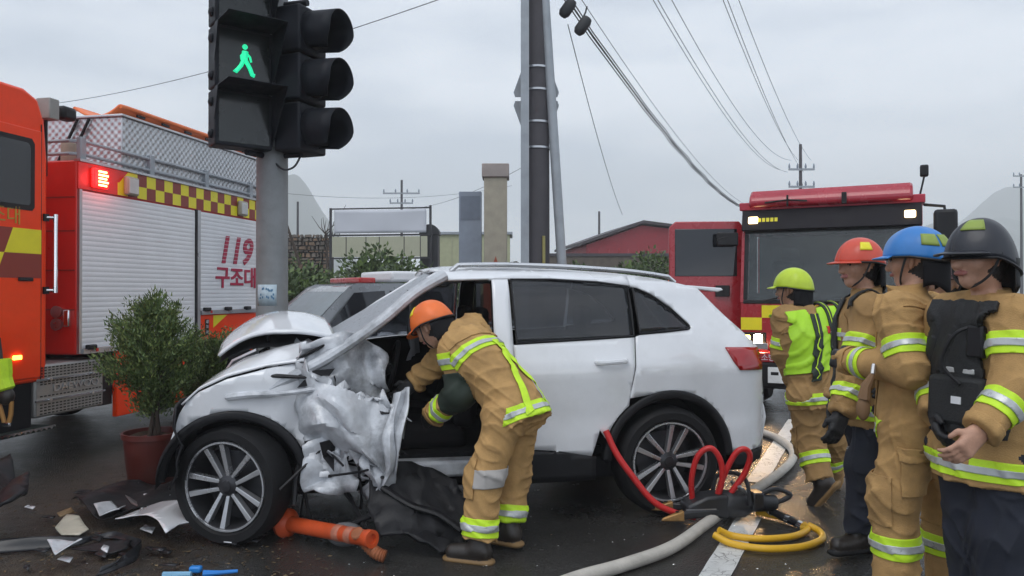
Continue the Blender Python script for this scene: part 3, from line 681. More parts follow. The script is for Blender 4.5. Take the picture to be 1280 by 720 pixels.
for i in range(6): MB().box(1.55 + i * .4, 1.67 + i * .4, .245, .262, 3.315, 3.34).build('hand_hole', M_black, st)
# mast lamp behind the cab
ML = Matrix.Translation((.22, .12, 0))
MB().tube([(.22, .12, 2.5), (.22, .12, 3.0)], .02, 8).build('lamp_mast', M_black, T1)
MB().box(.16, .27, .02, .16, 2.98, 3.16).build('junction_box', mat('grey_box', (.3, .3, .28), .6), T1, bevel=.01)
MB().box(.34, .50, .04, .16, 3.02, 3.14).build('flood_lamp', M_black, T1, bevel=.03)
MB().tube([(.25, .1, 3.06), (.36, .1, 3.06)], .012, 6).build('lamp_arm', M_steel, T1)
# battery and tank cover with pressed lettering
M_cov = mat('grey_pressed_cover', (.33, .33, .32), .45, metal=.5, var=.12, dirt_dark=.3)
tk = MB(); tk.box(.0, .78, .0, .7, .46, .90); tank = tk.build('tank_cover', M_cov, T1, bevel=.02)
for z in (.60, .775): MB().box(-.004, .784, -.014, .0, z - .008, z + .008).build('cover_strip', M_chrome, tank)
for z in (.60, .775):
    for x in (.14, .62): MB().lathe([(.001, 0), (.014, 0), (.014, .012), (.001, .012)], 10, M=Matrix.Translation((x, -.014, z)) @ Matrix.Rotation(R(90), 4, 'X')).build('bolt', M_steel, tank)
sl = MB()
for z in (.49, .515, .54, .565, .635, .66, .735, .755, .8, .825, .85, .872):
    for i in range(17):
        x = .05 + i * .042
        if .64 < z < .73: continue
        sl.box(x, x + .024, -.003, .001, z - .005, z + .005)
sl.build('slot', M_black, tank, smooth=False, kind='stuff')
text('DAEWOO', .085, M_steel, tank, Matrix.Translation((.18, -.004, .665)) @ Matrix.Rotation(R(90), 4, 'X') @ Matrix.Diagonal((1.35, 1, 1, 1)), extrude=.008)
# skirts, wheels, chassis
MB().box(.95, 2.0, .0, .05, .325, .955).build('side_skirt', M_orange, T1, bevel=.01)
MB().box(2.28, 4.2, .0, .06, .95, 1.25).build('rear_skirt', M_orange, T1, bevel=.01)
MB().box(3.35, 4.2, .0, .05, .4, .955).build('side_skirt', M_orange, T1, bevel=.01)
MB().prism([(2.52, 1.24), (2.8, 1.24), (2.52, 1.1)], -.004, 0, 'y').build('yellow_corner', M_yellow, T1, smooth=False)
pl = MB().box(2.36, 2.43, -.006, 0, 1.02, 1.2).build('maker_plate', M_black, T1)
for z in (1.04, 1.1, 1.155): MB().box(2.372, 2.418, -.009, -.006, z, z + .035).build('plate_field', M_chrome, pl)
MB().box(-2.2, 4.1, .5, 1.9, .45, .8).build('chassis', M_dark, T1)
MB().box(.78, .95, .05, 1.0, .45, .95).build('chassis_bracket', M_black, T1)
def truck_wheel(x, y, s=1, rr=.48):
    M0 = Matrix.Translation((x, y, rr)) @ Matrix.Rotation(R(90), 4, 'X')
    w = MB().lathe([(.26, -.14), (rr - .05, -.14), (rr - .01, -.11), (rr, -.06), (rr, .06), (rr - .01, .11), (rr - .05, .14), (.26, .14)], 32, M=M0).build('wheel', M_rubber, T1)
    MB().lathe([(.27, .13), (.24, .07), (.15, .05), (.13, .12), (.001, .12)], 24, M=M0).build('rim', M_steel, w)
for x in (-1.2, 2.72):
    truck_wheel(x, .2); truck_wheel(x, 2.15)
# serrated cab step
stp = MB().box(-1.2, .1, -.10, .3, .37, .395).build('cab_step', mat('green_black_step', (.02, .03, .025), .6), T1)
sr = MB().box(-1.2, .1, -.106, -.1, .388, .402).build('step_edge', M_chrome, stp)
for i in range(24): MB().prism([(-1.18 + i * .053, .388), (-1.145 + i * .053, .388), (-1.162 + i * .053, .37)], -.106, -.101, 'y').build('tooth', M_chrome, stp, smooth=False)
MB().box(-2.3, -.02, .02, .5, .36, .76).build('cab_underside', M_dark, T1)
# gear hanging by the step
gh = thing('hanging_harness', 'hanging rescue harness with lime band and metal buckle at the cab step', 'harness', (at(6, 500, 5.75).x, 5.75, 0))
m = MB(); m.tube(spline([(-.03, 0, 1.0), (-.02, 0, .86), (0.01, 0, .76)], 5), [.075] * 5 + [.07] * 5 + [.05], 10); m.build('strap', M_lime, gh)
m = MB(); m.ell((.01, 0, .72), (.065, .05, .07), 8); m.build('pad', M_boot, gh)
m = MB(); m.tube([(-.045, 0, .68), (-.01, 0, .56), (.0, 0, .52)], .016, 6); m.tube([(.055, 0, .68), (.05, 0, .58), (.035, 0, .52)], .016, 6); m.build('webbing_loop', mat('amber_webbing', (.4, .2, .05), .6), gh)
MB().box(-.01, .045, -.012, .012, .49, .52).build('buckle', M_chrome, gh, bevel=.004)
MB().tube([(-.03, 0, .98), (-.12, .1, 1.15)], .02, 6).build('hanging_strap', M_webbing, gh)

# ------------------------------------------------------------------ second fire truck (right), facing the camera
T2 = thing('fire_truck', 'crimson fire truck facing the crash with headlight on and cab door open', 'fire truck', (3.98, 9.45, 0), math.atan2(-.89, -.455))
# local: x forward (front face at x = 0), y to the truck's own left, z up
hw = 1.13
T2.scale = (1, .93, 1); T2.location.x -= .06
fr = [(-2.3, .55), (0, .55), (.02, 1.35), (-.12, 2.3), (-.2, 2.6), (-.36, 2.68), (-2.3, 2.68)]
MB().prism([(-2.3, .55), (0, .55), (.02, 1.38), (-2.3, 1.38)], -hw, hw, 'y').build('cab', M_crimson, T2, bevel=.03)
MB().prism([(-2.3, 2.3), (-.12, 2.3), (-.2, 2.6), (-.36, 2.68), (-2.3, 2.68)], -hw, hw, 'y').build('cab_roof', M_crimson, T2, bevel=.03)
MB().box(-2.3, -1.35, -hw, hw, 1.38, 2.3).build('cab_rear', M_crimson, T2)
MB().box(-1.36, -1.34, -hw + .03, hw - .03, 1.36, 2.32).build('cab_lining', M_dark, T2)
for s_ in (-1, 1):
    MB().prism([(-.1, 1.38), (.02, 1.38), (-.12, 2.3), (-.22, 2.3)], s_ * hw - (.09 if s_ > 0 else 0), s_ * hw + (.09 if s_ < 0 else 0), 'y').build('cab_pillar', M_crimson, T2)
    sb_ = MB().box(-1.1, -.62, s_ * .62 - .26, s_ * .62 + .26, 1.0, 1.45).build('cab_seat', M_dark, T2, bevel=.05); MB().box(-1.2, -1.05, s_ * .62 - .25, s_ * .62 + .25, 1.4, 1.95).build('seat_back', M_webbing, sb_, bevel=.06); MB().box(-1.18, -1.08, s_ * .62 - .13, s_ * .62 + .13, 1.97, 2.15).build('headrest', M_webbing, sb_, bevel=.04)
MB().box(-1.3, -.2, hw - .012, hw - .004, 1.4, 2.28).build('side_window', M_glass, T2)
MB().prism([(-.5, 1.3), (-.1, 1.36), (-.1, 1.44), (-.3, 1.5), (-.5, 1.46)], -hw + .05, hw - .05, 'y').build('dashboard', M_dark, T2, bevel=.02)
MB().tube([(-.5 + .09 * math.sin(a), .6 + .2 * math.cos(a), 1.62 + .17 * math.sin(a)) for a in np.linspace(0, 6.283, 21)[:-1]], .018, 6, closed=True).build('steering_wheel', M_black, T2)
MB().box(-7.2, -2.35, -hw, hw, .6, 2.75).build('tank_body', M_crimson, T2, bevel=.02)
def fy(z): return np.interp(z, [.55, 1.35, 2.3, 2.6], [0, .02, -.12, -.2])
def front_plate(name, y0, y1, z0, z1, d, m, par=T2, bev=.01, d0=-.01):
    q = [(fy(z0) + d0, z0), (fy(z0) + d, z0), (fy(z1) + d, z1), (fy(z1) + d0, z1)]
    return MB().prism(q, y0, y1, 'y').build(name, m, par, bevel=bev)
for y0_, y1_, z0_, z1_ in ((-1.09, 1.09, 1.36, 1.41), (-1.09, 1.09, 2.27, 2.32), (-1.09, -1.03, 1.41, 2.27), (1.03, 1.09, 1.41, 2.27)): front_plate('windscreen_seal', y0_, y1_, z0_, z1_, .012, M_black)
ws = front_plate('windscreen', -1.05, 1.05, 1.4, 2.29, .010, mat('windscreen_tint', (.42, .47, .47), .03, var=.1, rvar=.02, trans=.95), d0=.004)
front_plate('sun_visor', -1.12, 1.12, 2.31, 2.58, .10, mat('black_visor', (.012, .01, .014), .6, spec=.25))
M_warm = mat('warm_lamp', (1, .8, .5), .3, emit=(1, .72, .36), estr=6)
for y in (-1.03, .92):
    front_plate('roof_lamp', y, y + .13, 2.40, 2.49, .125, M_warm, bev=.015)
for i in range(5): front_plate('visor_letter', -.90 + i * .055, -.86 + i * .055, 2.42, 2.47, .104, M_yellow, bev=0)
MB().prism([(-.7, 2.62), (-.04, 2.6), (.0, 2.66), (-.05, 2.76), (-.14, 2.83), (-.6, 2.83)], -1.02, 1.02, 'y').build('roof_lightbar', mat('crimson_lens', (.38, .012, .03), .25, coat=.5, var=.1, vscale=3), T2, bevel=.05)
MB().prism([(-.7, 2.6), (-.1, 2.58), (-.08, 2.68), (-.7, 2.7)], -1.16, 1.16, 'y').build('lightbar_base', mat('pink_red_base', (.5, .05, .08), .4), T2, bevel=.01)
m = MB(); m.tube([(.0, -.8, 2.66), (.02, -.5, 2.68), (.0, -.25, 2.66)], .012, 6); m.tube([(.02, -.5, 2.6), (.02, -.5, 2.74)], .014, 6); m.build('wiper_motor', M_black, T2)
MB().box(-.02, .03, .18, .24, 2.6, 2.74).build('bar_bracket', M_black, T2)
for y, s in ((-.8, 1), (.2, 1)):
    MB().tube([(fy(1.4) + .04, y, 1.4), (fy(1.5) + .035, y + .5, 1.52)], .01, 6).build('wiper', M_black, T2)
# mirrors
m = MB(); m.tube([(-.1, 1.15, 2.55), (.12, 1.36, 2.5), (.14, 1.38, 2.3)], .018, 8); m.build('mirror_arm', M_black, T2)
MB().box(.06, .22, 1.24, 1.5, 2.1, 2.46).build('mirror', M_black, T2, bevel=.04)
MB().tube([(-.2, 1.1, 2.68), (-.2, 1.16, 2.95)], .012, 6).build('spotlight_post', M_black, T2)
MB().box(-.26, -.16, 1.1, 1.2, 2.9, 3.04).build('spotlight', M_black, T2, bevel=.02)
# chevrons on the lower front
for i in range(8):
    for row in range(2):
        y = -1.12 + i * .28; z = 1.02 + row * .16
        if (i + row) % 2 == 0: front_plate('chevron_film', y, y + .28, z, z + .16, .004, M_yellow, bev=0)
front_plate('grille', -.6, .6, .72, .96, .012, M_black)
for i in range(4): front_plate('grille_bar', -.58, .58, .75 + i * .055, .765 + i * .055, .03, M_steel, bev=0)
bp_ = MB().prism([(-.3, .28), (.10, .28), (.14, .38), (.14, .62), (.02, .66), (-.3, .66)], -1.14, 1.14, 'y').build('bumper', M_black, T2, bevel=.03)
MB().box(.10, .145, -1.13, 1.13, .62, .74).build('bumper_top', M_crimson, T2, bevel=.01)
MX = Matrix.Translation((.147, -.92, .645)) @ Matrix.Rotation(R(90), 4, 'Z') @ Matrix.Rotation(R(90), 4, 'X')
text('도소방', .1, M_net, T2, MX)
MB().box(.142, .15, -.98, -.74, .78, .86).build('maker_badge', M_steel, T2, bevel=.004)
pt = MB().box(.142, .152, -.74, -.42, .36, .56).build('number_plate', mat('plate_white', (.75, .76, .75), .4), T2, bevel=.004)
MB().box(.152, .154, -.70, -.6, .46, .5).build('plate_mark', M_black, pt)
for y, e in ((-.955, 1), (.955, 0)):
    hl = front_plate('headlight', y - .17, y + .17, .80, .99, .03, M_black)
    front_plate('headlight_lens', y + .01 if y < 0 else y - .13, y + .13 if y < 0 else y - .01, .83, .97, .036, mat('headlamp', (1, .9, .75), .2, emit=(1, .68, .34), estr=300 if e else .0), hl, bev=.02)
    front_plate('indicator', y - .15 if y < 0 else y + .03, y - .03 if y < 0 else y + .15, .84, .96, .036, mat('amber_on', (.9, .35, .02), .3, emit=(1, .36, .04), estr=60) if e else mat('amber_off', (.6, .2, .02), .3), hl, bev=.02)
SL = bpy.data.lights.new('headlight_beam', 'SPOT'); SL.energy = 35; SL.spot_size = R(95); SL.spot_blend = .8; SL.color = (1, .62, .3); SL.shadow_soft_size = .07
so = bpy.data.objects.new('headlight_beam', SL); col.objects.link(so); so.parent = T2; so.location = (.1, -.93, .9)
so.rotation_euler = (R(78), 0, R(-90))
# open cab door on the truck's right side (left in the picture)
dr_loc = Vector((-.28, -1.14, 0))
door = MB().prism([(0, .7), (.0, 2.38), (.06, 2.46), (.96, 2.46), (1.05, 2.38), (1.05, .7)], -.045, .0, 'y').build('cab_door', M_crimson, T2, bevel=.015)
door.location = dr_loc; door.rotation_euler = (0, 0, R(-68))
MB().prism([(.09, 1.72), (.09, 2.36), (.97, 2.36), (.97, 1.72)], -.05, .006, 'y').build('door_window', M_glass, door, bevel=.01)
MB().box(.2, .4, .0, .05, 1.45, 1.6).build('inner_handle', M_black, door, bevel=.01)
MB().box(.85, .98, -.07, -.045, 1.42, 1.5).build('outer_handle', M_black, door, bevel=.01)
MB().ell((1.02, -.06, 1.62), (.05, .05, .09), 8).build('side_marker', mat('orange_lens', (.9, .2, .05), .3), door)
m = MB(); m.tube([(.1, .03, 2.2), (.25, .15, 2.25), (.4, .16, 2.2)], .012, 6); m.build('door_mirror_arm', M_black, door)
MB().box(.1, .4, .1, .16, 2.12, 2.3).build('door_mirror', M_black, door, bevel=.02)
MB().box(-1.25, -.28, -hw - .004, -hw + .01, .75, 2.4).build('dark_doorway_sheet', M_dark, T2)  # dark sheet stands in for the shade inside the open doorway
for x in (-.9, -5.6):
    for y in (-1.0, 1.0):
        M0 = Matrix.Translation((x, y, .5)) @ Matrix.Rotation(R(90), 4, 'X')
        w = MB().lathe([(.26, -.14), (.45, -.14), (.5, -.06), (.5, .06), (.45, .14), (.26, .14)], 28, M=M0).build('wheel', M_rubber, T2)
        MB().lathe([(.27, .1 if y < 0 else -.1), (.001, .08 if y < 0 else -.08)], 20, M=M0).build('rim', M_steel, w)
# ------------------------------------------------------------------ crashed white SUV
SUV = thing('crashed_suv', 'white SUV with its front and driver door torn open beside the kneeling hoses', 'car', (-.4945, 5.683, 0), R(192.6))
SUV['label'] = 'white SUV with crushed front and torn away front door'
# local: x forward, y to the car's own left (towards the camera), z up
def table(xs, ys, w):
    X = np.linspace(xs[0], xs[-1], 600); Y = np.interp(X, xs, ys); k = max(3, int(w / (X[1] - X[0]))) | 1
    ker = np.hanning(k + 2)[1:-1]; ker /= ker.sum(); Y2 = np.convolve(np.pad(Y, k // 2, mode='edge'), ker, 'valid'); return X, Y2
PX_, PYv = table([-2.4, -2.24, -2.15, -2.0, -1.6, -1.2, 0, 1.0, 1.5, 1.75, 2.0], [.45, .66, .80, .865, .905, .918, .92, .915, .89, .83, .72], .14)
SZ, SV = table([.1, .28, .42, .56, .66, .85, .99, 1.03, 1.1, 1.17, 1.3, 1.5, 1.57, 1.62, 1.66, 1.72], [-.07, -.03, -.018, -.012, -.014, -.002, .008, -.004, -.03, -.055, -.10, -.175, -.21, -.26, -.34, -.52], .07)
def sideY(x, z):
    y = np.interp(x, PX_, PYv) + np.interp(z, SZ, SV)
    t = min(1, max(0, (z - 1.05) / .45)); return float(y - max(0, -x - 1.2) * .13 * t * t * (3 - 2 * t))
def side_panel(name, outline, m, d=0., step=.045, solid=.018, sgn=1, par=None, off=None):
    me = polysheet(outline, step, lambda x, z: Vector((x, sgn * (sideY(x, z) + d + (off(x, z) if off else 0)), z)))
    if sum(p.normal.y * p.area for p in me.polygons) * sgn < 0: me.flip_normals()
    o = finish(name, me, m, par or SUV, solid=solid, soff=-1, angle=50)
    return o
RX, RZ = table([-1.9, -1.68, -1.47, -1.18, -.73, -.3, .1, .35, .6], [1.50, 1.555, 1.598, 1.632, 1.66, 1.672, 1.66, 1.62, 1.5], .25)
def roofz(x): return float(np.interp(x, RX, RZ))
A_R = arc(-1.395, .37, .47, 38, -6, 14)        # from front-upper? (angles measured in local x forward)
rear_arch = [(-1.395 + .47 * math.cos(R(a)), .37 + .47 * math.sin(R(a))) for a in np.linspace(48, 176, 26)]
door_rear = [(-1.165, 1.545), (-1.168, 1.38), (-1.16, 1.2), (-1.14, 1.02), (-1.11, .86)]
quarter = [(-1.168, 1.205), (-1.148, 1.02), (-1.118, .875), (-1.095, .80)] + rear_arch[6:] + [(-1.88, .40), (-2.06, .405), (-2.16, .42), (-2.205, .50), (-2.22, .64), (-2.165, .81), (-2.135, .9), (-2.13, 1.0), (-2.115, 1.12), (-2.02, 1.22), (-1.91, 1.33), (-1.81, 1.44), (-1.72, 1.535),
           (-1.47, roofz(-1.47) - .008), (-1.18, roofz(-1.18) - .008), (-1.18, 1.545), (-1.215, 1.54), (-1.33, 1.497), (-1.47, 1.405), (-1.585, 1.29), (-1.60, 1.262), (-1.58, 1.245), (-1.4, 1.228), (-1.2, 1.215)]
rdoor = [(-.335, .50), (-.6, .475), (-.84, .43), (-.865, .5), (-.895, .6)] + [(-1.395 + .485 * math.cos(R(a)), .37 + .485 * math.sin(R(a))) for a in np.linspace(20, 52, 7)] + [(-1.108, .86), (-1.138, 1.02), (-1.158, 1.2), (-.9, 1.188), (-.6, 1.175), (-.325, 1.162)]
rglass = [(-.345, 1.172), (-.6, 1.184), (-.9, 1.197), (-1.155, 1.21), (-1.16, 1.38), (-1.158, 1.545), (-.95, 1.572), (-.62, 1.59), (-.345, 1.592)]
qglass = [(-1.2, 1.225), (-1.4, 1.238), (-1.57, 1.252), (-1.585, 1.268), (-1.47, 1.385), (-1.33, 1.482), (-1.215, 1.53), (-1.195, 1.53)]
cant = [(-1.18, roofz(-1.18) - .008), (-.9, roofz(-.9) - .008), (-.5, roofz(-.5) - .008), (-.1, roofz(-.1) - .008), (.15, roofz(.15) - .01), (.22, 1.60), (.1, 1.585), (-.2, 1.597), (-.62, 1.6), (-.95, 1.582), (-1.18, 1.552)]
bpil = [(-.325, .42), (-.325, 1.597), (-.215, 1.597), (-.20, 1.17), (-.185, .42)]
tail = [(-1.83, 1.125), (-1.98, 1.122), (-2.11, 1.118), (-2.125, 1.0), (-2.12, .962), (-1.92, .968), (-1.875, 1.03)]
clad_sill = [(-.87, .27), (-.87, .425), (-.6, .468), (-.33, .492), (-.1, .44), (-.1, .27)]
clad_rear = [(-1.875, .395), (-2.06, .398), (-2.16, .413), (-2.13, .33), (-1.95, .29), (-1.855, .29)]
fender = [(1.70, .78), (1.66, .85), (1.58, .915), (1.42, .99), (1.2, 1.045), (1.02, 1.075), (.95, 1.07), (.94, .86), (.955, .62), (1.0, .55)] + [(1.39 + .445 * math.cos(R(a)), .35 + .445 * math.sin(R(a))) for a in np.linspace(150, 35, 20)]
for sgn in (1, -1):
    side_panel('quarter_panel', quarter, M_white, sgn=sgn)
    side_panel('quarter_window', qglass, M_glass2, -.006, solid=.006, sgn=sgn)
    rd = side_panel('rear_door', rdoor, M_white, .002, sgn=sgn)
    side_panel('door_window', rglass, M_glass2, -.008, solid=.006, sgn=sgn)
    side_panel('roof_side_rail', cant, M_white, sgn=sgn)
    side_panel('pillar', bpil, M_white, -.012, sgn=sgn)
    side_panel('tail_light', tail, mat('red_tail_lens', (.34, .006, .008), .12, coat=.6, var=.15), .012, solid=.02, sgn=sgn)
    side_panel('sill_cladding', clad_sill, M_black, .006, sgn=sgn)
    side_panel('bumper_cladding', clad_rear, M_black, .004, sgn=sgn)
    for acx, acz, r0_, r1_ in ((-1.395, .37, .42, .478), (1.39, .35, .395, .452)):
        m = MB()
        def rg_(u, v):
            a = R(3 + 175 * u); rr_ = r0_ + (r1_ - r0_) * v; x_, z_ = acx + rr_ * math.cos(a), acz + rr_ * math.sin(a); xe, ze = acx + r1_ * math.cos(a), acz + r1_ * math.sin(a)
            return (x_, sgn * (sideY(xe, ze) + .016 - .008 * abs(2 * v - 1) ** 3), z_)
        m.grid(rg_, 60, 5)
        me = bpy.data.meshes.new('ring'); me.from_pydata(m.v, [], m.f)
        if sum(p.normal.y * p.area for p in me.polygons) * sgn < 0: me.flip_normals()
        finish('arch_cladding', me, M_black, SUV, solid=.04, angle=60)
    hx = MB(); hx.tube(spline([(-1.08, sgn * (sideY(-1.08, 1.045) - .0), 1.05), (-1.05, sgn * (sideY(-1.0, 1.045) + .035), 1.05), (-.9, sgn * (sideY(-.9, 1.045) + .035), 1.043), (-.865, sgn * (sideY(-.9, 1.045)), 1.043)], 5), .013, 8, flat=1.3)
    hx.build('door_handle', M_white, SUV)
    m = MB(); pts = [(x, sgn * (sideY(x, roofz(x) - .03) - .03), roofz(x) + .022) for x in np.linspace(-1.5, 0.0, 14)]
    m.tube([(-1.55, pts[0][1], pts[0][2] - .04)] + pts + [(.05, pts[-1][1], pts[-1][2] - .04)], .016, 8); m.build('roof_rail', M_alloy, SUV)
    # window trim
    for o_ in (rglass, qglass):
        m = MB(); m.tube([(x, sgn * (sideY(x, z) + .003), z) for x, z in o_], .0075, 6, closed=True); m.build('window_trim', M_black, SUV)
# fender near side, dented
side_panel('front_fender', fender, M_white, .0, off=lambda x, z: -.05 * math.exp(-((x - .98) / .12) ** 2) - .03 * math.exp(-((x - 1.66) / .07) ** 2) + .012 * math.sin(23 * x + 9 * z) * math.exp(-((x - 1.0) / .2) ** 2))
side_panel('front_fender', fender, M_white, -.10, sgn=-1, off=lambda x, z: .03 * math.sin(31 * x + 12 * z))
# far front door
fd = [(.93, .5), (.5, .48), (-.18, .49), (-.2, 1.16), (.3, 1.14), (.93, 1.07)]
side_panel('front_door', fd, M_white, .002, sgn=-1)
fgl = [(-.195, 1.17), (.3, 1.15), (.88, 1.09), (.62, 1.3), (.3, 1.5), (.1, 1.57), (-.195, 1.59)]
side_panel('door_window', fgl, M_glass2, -.008, solid=.006, sgn=-1)
side_panel('door_lining', [(x_, z_) for x_, z_ in fd], M_dark, -.05, sgn=-1, step=.1)
for sgn in (1, -1):
    side_panel('door_lining', rdoor, M_dark, -.05, sgn=sgn, step=.1); side_panel('pillar_lining', bpil, M_dark, -.06, sgn=sgn, step=.1); side_panel('quarter_lining', quarter, M_dark, -.06, sgn=sgn, step=.1)
# roof and tailgate
me = polysheet([(-1.70, -.56), (-1.70, .56), (.18, .56), (.18, -.56)], .07, lambda x, y: Vector((x, y * min(1, 1.02 - max(0, -x - 1.2) * .22), roofz(x) - .018 + .02 * (1 - (y / .56) ** 2) + (.012 * math.sin(19 * x + 7 * y) * math.exp(-((x - .1) / .22) ** 2)))))
finish('roof', me, M_white, SUV, solid=.02)
def tailx(y, z):
    xz = np.interp(z, [.42, .64, .81, .9, 1.12, 1.22, 1.33, 1.535], [-2.30, -2.34, -2.28, -2.24, -2.2, -2.09, -1.98, -1.76])
    return float(xz + .14 * (abs(y) / .75) ** 3)
me = polysheet([(-.70, .34), (.70, .34), (.76, .6), (.74, 1.0), (.68, 1.15), (-.68, 1.15), (-.74, 1.0), (-.76, .6)], .07, lambda y, z: Vector((tailx(y, z), y, z))); finish('tailgate', me, M_white, SUV, solid=.02, soff=1)
me = polysheet([(-.66, 1.15), (.66, 1.15), (.56, 1.50), (-.56, 1.50)], .07, lambda y, z: Vector((tailx(y, z), y, z))); finish('rear_window', me, M_glass2, SUV, solid=.006)
MB().prism([(-1.66, 1.555), (-1.93, 1.535), (-1.95, 1.52), (-1.9, 1.505), (-1.68, 1.53)], -.6, .6, 'y').build('spoiler', M_white, SUV, bevel=.008)
MB().box(-2.27, -2.2, -.5, .5, .42, .62).build('rear_bumper_insert', M_black, SUV, bevel=.02)
# under-body, wheel housings, interior
MB().box(-2.05, 1.2, -.74, .74, .24, .40).build('underbody', M_dark, SUV, bevel=.03)
for cx, cz in ((-1.395, .37), (1.39, .35)):
    for s in (1, -1):
        m = MB(); m.grid(lambda u, v: (cx + .43 * math.cos(math.pi * u), s * (.55 + .32 * v), cz + .43 * math.sin(math.pi * u)), 20, 3)
        m.add([(cx + .43 * math.cos(math.pi * i / 20), s * .55, cz + .43 * math.sin(math.pi * i / 20)) for i in range(21)], [list(range(21))])
        m.build('wheel_housing', M_dark, SUV)
MB().box(-1.9, .95, -.72, .72, .40, .46).build('floor_pan', M_dark, SUV)
MB().prism([(.55, .75), (.95, .80), (1.0, 1.0), (.7, 1.05), (.5, .95)], -.72, .72, 'y').build('dashboard', M_dark, SUV, bevel=.03)
def seat(x, y, w=.5):
    s = MB(); s.prism([(x + .3, .46), (x + .34, .66), (x - .16, .60), (x - .2, .46)], y - w / 2, y + w / 2, 'y'); o = s.build('seat', M_dark, SUV, bevel=.05)
    MB().prism([(x - .08, .60), (x - .24, 1.18), (x - .34, 1.2), (x - .24, .58)], y - w / 2 + .02, y + w / 2 - .02, 'y').build('seat_back', M_dark, o, bevel=.05)
    MB().box(x - .36, x - .27, y - .13, y + .13, 1.22, 1.40).build('headrest', M_dark, o, bevel=.04)
seat(.12, .36); seat(.12, -.36); seat(-.75, .0, 1.3)
m = MB(); m.tube([(.42 - .04 * math.sin(a), .36 + .18 * math.cos(a), .98 + .18 * math.sin(a)) for a in np.linspace(0, 2 * math.pi, 25)[:-1]], .016, 8, closed=True); m.tube([(.42, .36, .98), (.62, .36, .9)], .03, 8); m.tube([(.42, .2, .98), (.42, .52, .98)], .02, 8); m.build('steering_wheel', M_black, SUV)
def crumple(seed, k=6, f=(3, 11), amp=.05):
    r = np.random.default_rng(seed); ks = [(r.uniform(*f) * math.cos(a), r.uniform(*f) * math.sin(a), r.uniform(0, 6)) for a in r.uniform(0, 6.28, k)]; ws = r.uniform(.3, 1, k)
    def tri(t): t = t / (2 * math.pi); return 4 * abs(t - math.floor(t + .5)) - 1
    return lambda u, v: amp * sum(w * (.85 * tri(a * u + b * v + c) + .15 * math.sin(a * u + b * v + c)) for (a, b, c), w in zip(ks, ws)) / (k ** .5)
c1, c2, c3 = crumple(1, 7, (5, 18), .05), crumple(2, 7, (5, 18), .05), crumple(5, 5, (4, 9), .05)
m = MB(); m.grid(lambda u, v: (.33 - .16 * u + c1(u, v) * .5, .55 - .9 * u, 1.52 - .48 * v + c1(v, u) * .4 * v), 16, 10); m.build('deflated_airbag', mat('airbag_cloth', (.32, .33, .36), .8, var=.15), SUV)
# sill with bare metal edge
MB().prism([(.95, .33), (.95, .40), (.6, .44), (-.18, .43), (-.18, .33)], .72, .86, 'y').build('door_sill', M_torn, SUV, bevel=.02)
# bent A pillars and windscreen
ap = spline([(.10, .68, 1.615), (.30, .735, 1.50), (.52, .80, 1.32), (.80, .86, 1.13), (1.0, .87, 1.02), (1.18, .86, .93)], 6)
m = MB(); m.tube([tuple(p) for p in ap], [.05, .05, .05, .048, .046, .045] + [.045] * (len(ap) - 6), 10, flat=.8); m.build('bent_pillar', M_torn, SUV)
m = MB(); m.tube([(.10, -.62, 1.615), (.45, -.72, 1.40), (1.0, -.78, 1.02)], .045, 8); m.build('pillar_bar', M_white, SUV)
m = MB(); m.grid(lambda u, v: (.16 + .86 * v + c3(u, v) * .8, -.66 - .1 * v + (1.36 + .2 * v) * u, 1.60 - .52 * v + c3(v, u) * .7 - .09 * math.sin(math.pi * v) * u + .04 * math.sin(math.pi * u)), 26, 16); m.build('shattered_windscreen', M_crack, SUV, solid=.005, angle=60)
m = MB(); m.grid(lambda u, v: (.92 + .22 * v + c1(u, v) * .5, -.7 + 1.45 * u, 1.10 - .03 * v + c2(u, v) * .8 + .10 * math.sin(math.pi * u) ** 2), 26, 8); m.build('scuttle_panel', M_torn, SUV, solid=.01)
for a, b in (((1.26, .84, .995), (.86, .93, .985)), ((1.10, .80, 1.04), (.82, .84, 1.20))):
    m = MB(); m.tube([a, tuple(Vector(a).lerp(Vector(b), .3) + Vector((0, .03, .01))), b], [.012, .022, .014], 8, flat=.6); m.build('wiper_arm', M_black, SUV)
m = MB(); m.tube(spline([(1.43, .90, .88), (1.3, .915, .895), (1.1, .93, .90), (.86, .95, .93)], 5), [.012] + [.022] * 8 + [.015] * 7, 8); m.build('bent_trim_bar', M_torn, SUV)
m = MB(); m.prism([(1.02, .93), (.86, .96), (.80, 1.04), (.93, 1.03)], .90, .925, 'y'); m.build('black_tear_patch', M_black, SUV)  # solid black slab painted in for the shade inside a tear
# bonnet: near part still lies on the fender, far part is thrown up
c4 = crumple(11, 6, (3, 9), .02)
def near_bonnet(u, v):
    x = .98 + .70 * u; edge = float(np.interp(x, [.95, 1.2, 1.42, 1.58, 1.68], [1.075, 1.045, .99, .915, .82]))
    y = sideY(min(x, 1.7), edge) - .012 - .36 * v
    return (x - .10 * v * u, y, edge + .012 + .055 * math.sin(v * 1.5) + .5 * c4(u, v) * v + .04 * v * (1 - u))
m = MB(); m.grid(near_bonnet, 22, 10); m.build('bonnet_edge', M_white, SUV, solid=.012, angle=60)
def bonnet(u, v):
    x = .80 + .68 * u; y = .36 - 1.18 * v
    arch = math.sin(math.pi * min(1, .12 + .86 * u)) ** .8
    z = 1.10 + .16 * arch + .07 * math.sin(math.pi * v) + .05 * v + c4(u, v) * 1.1 - .05 * (1 - v) * u
    return (x + .08 * math.sin(2.2 * v + u), y + .05 * math.sin(5 * u), z)
m = MB(); m.grid(bonnet, 30, 22)
ob = m.build('buckled_bonnet', [M_white], SUV, angle=60); md = ob.modifiers.new('s', 'SOLIDIFY'); md.thickness = .02; md.offset = -1
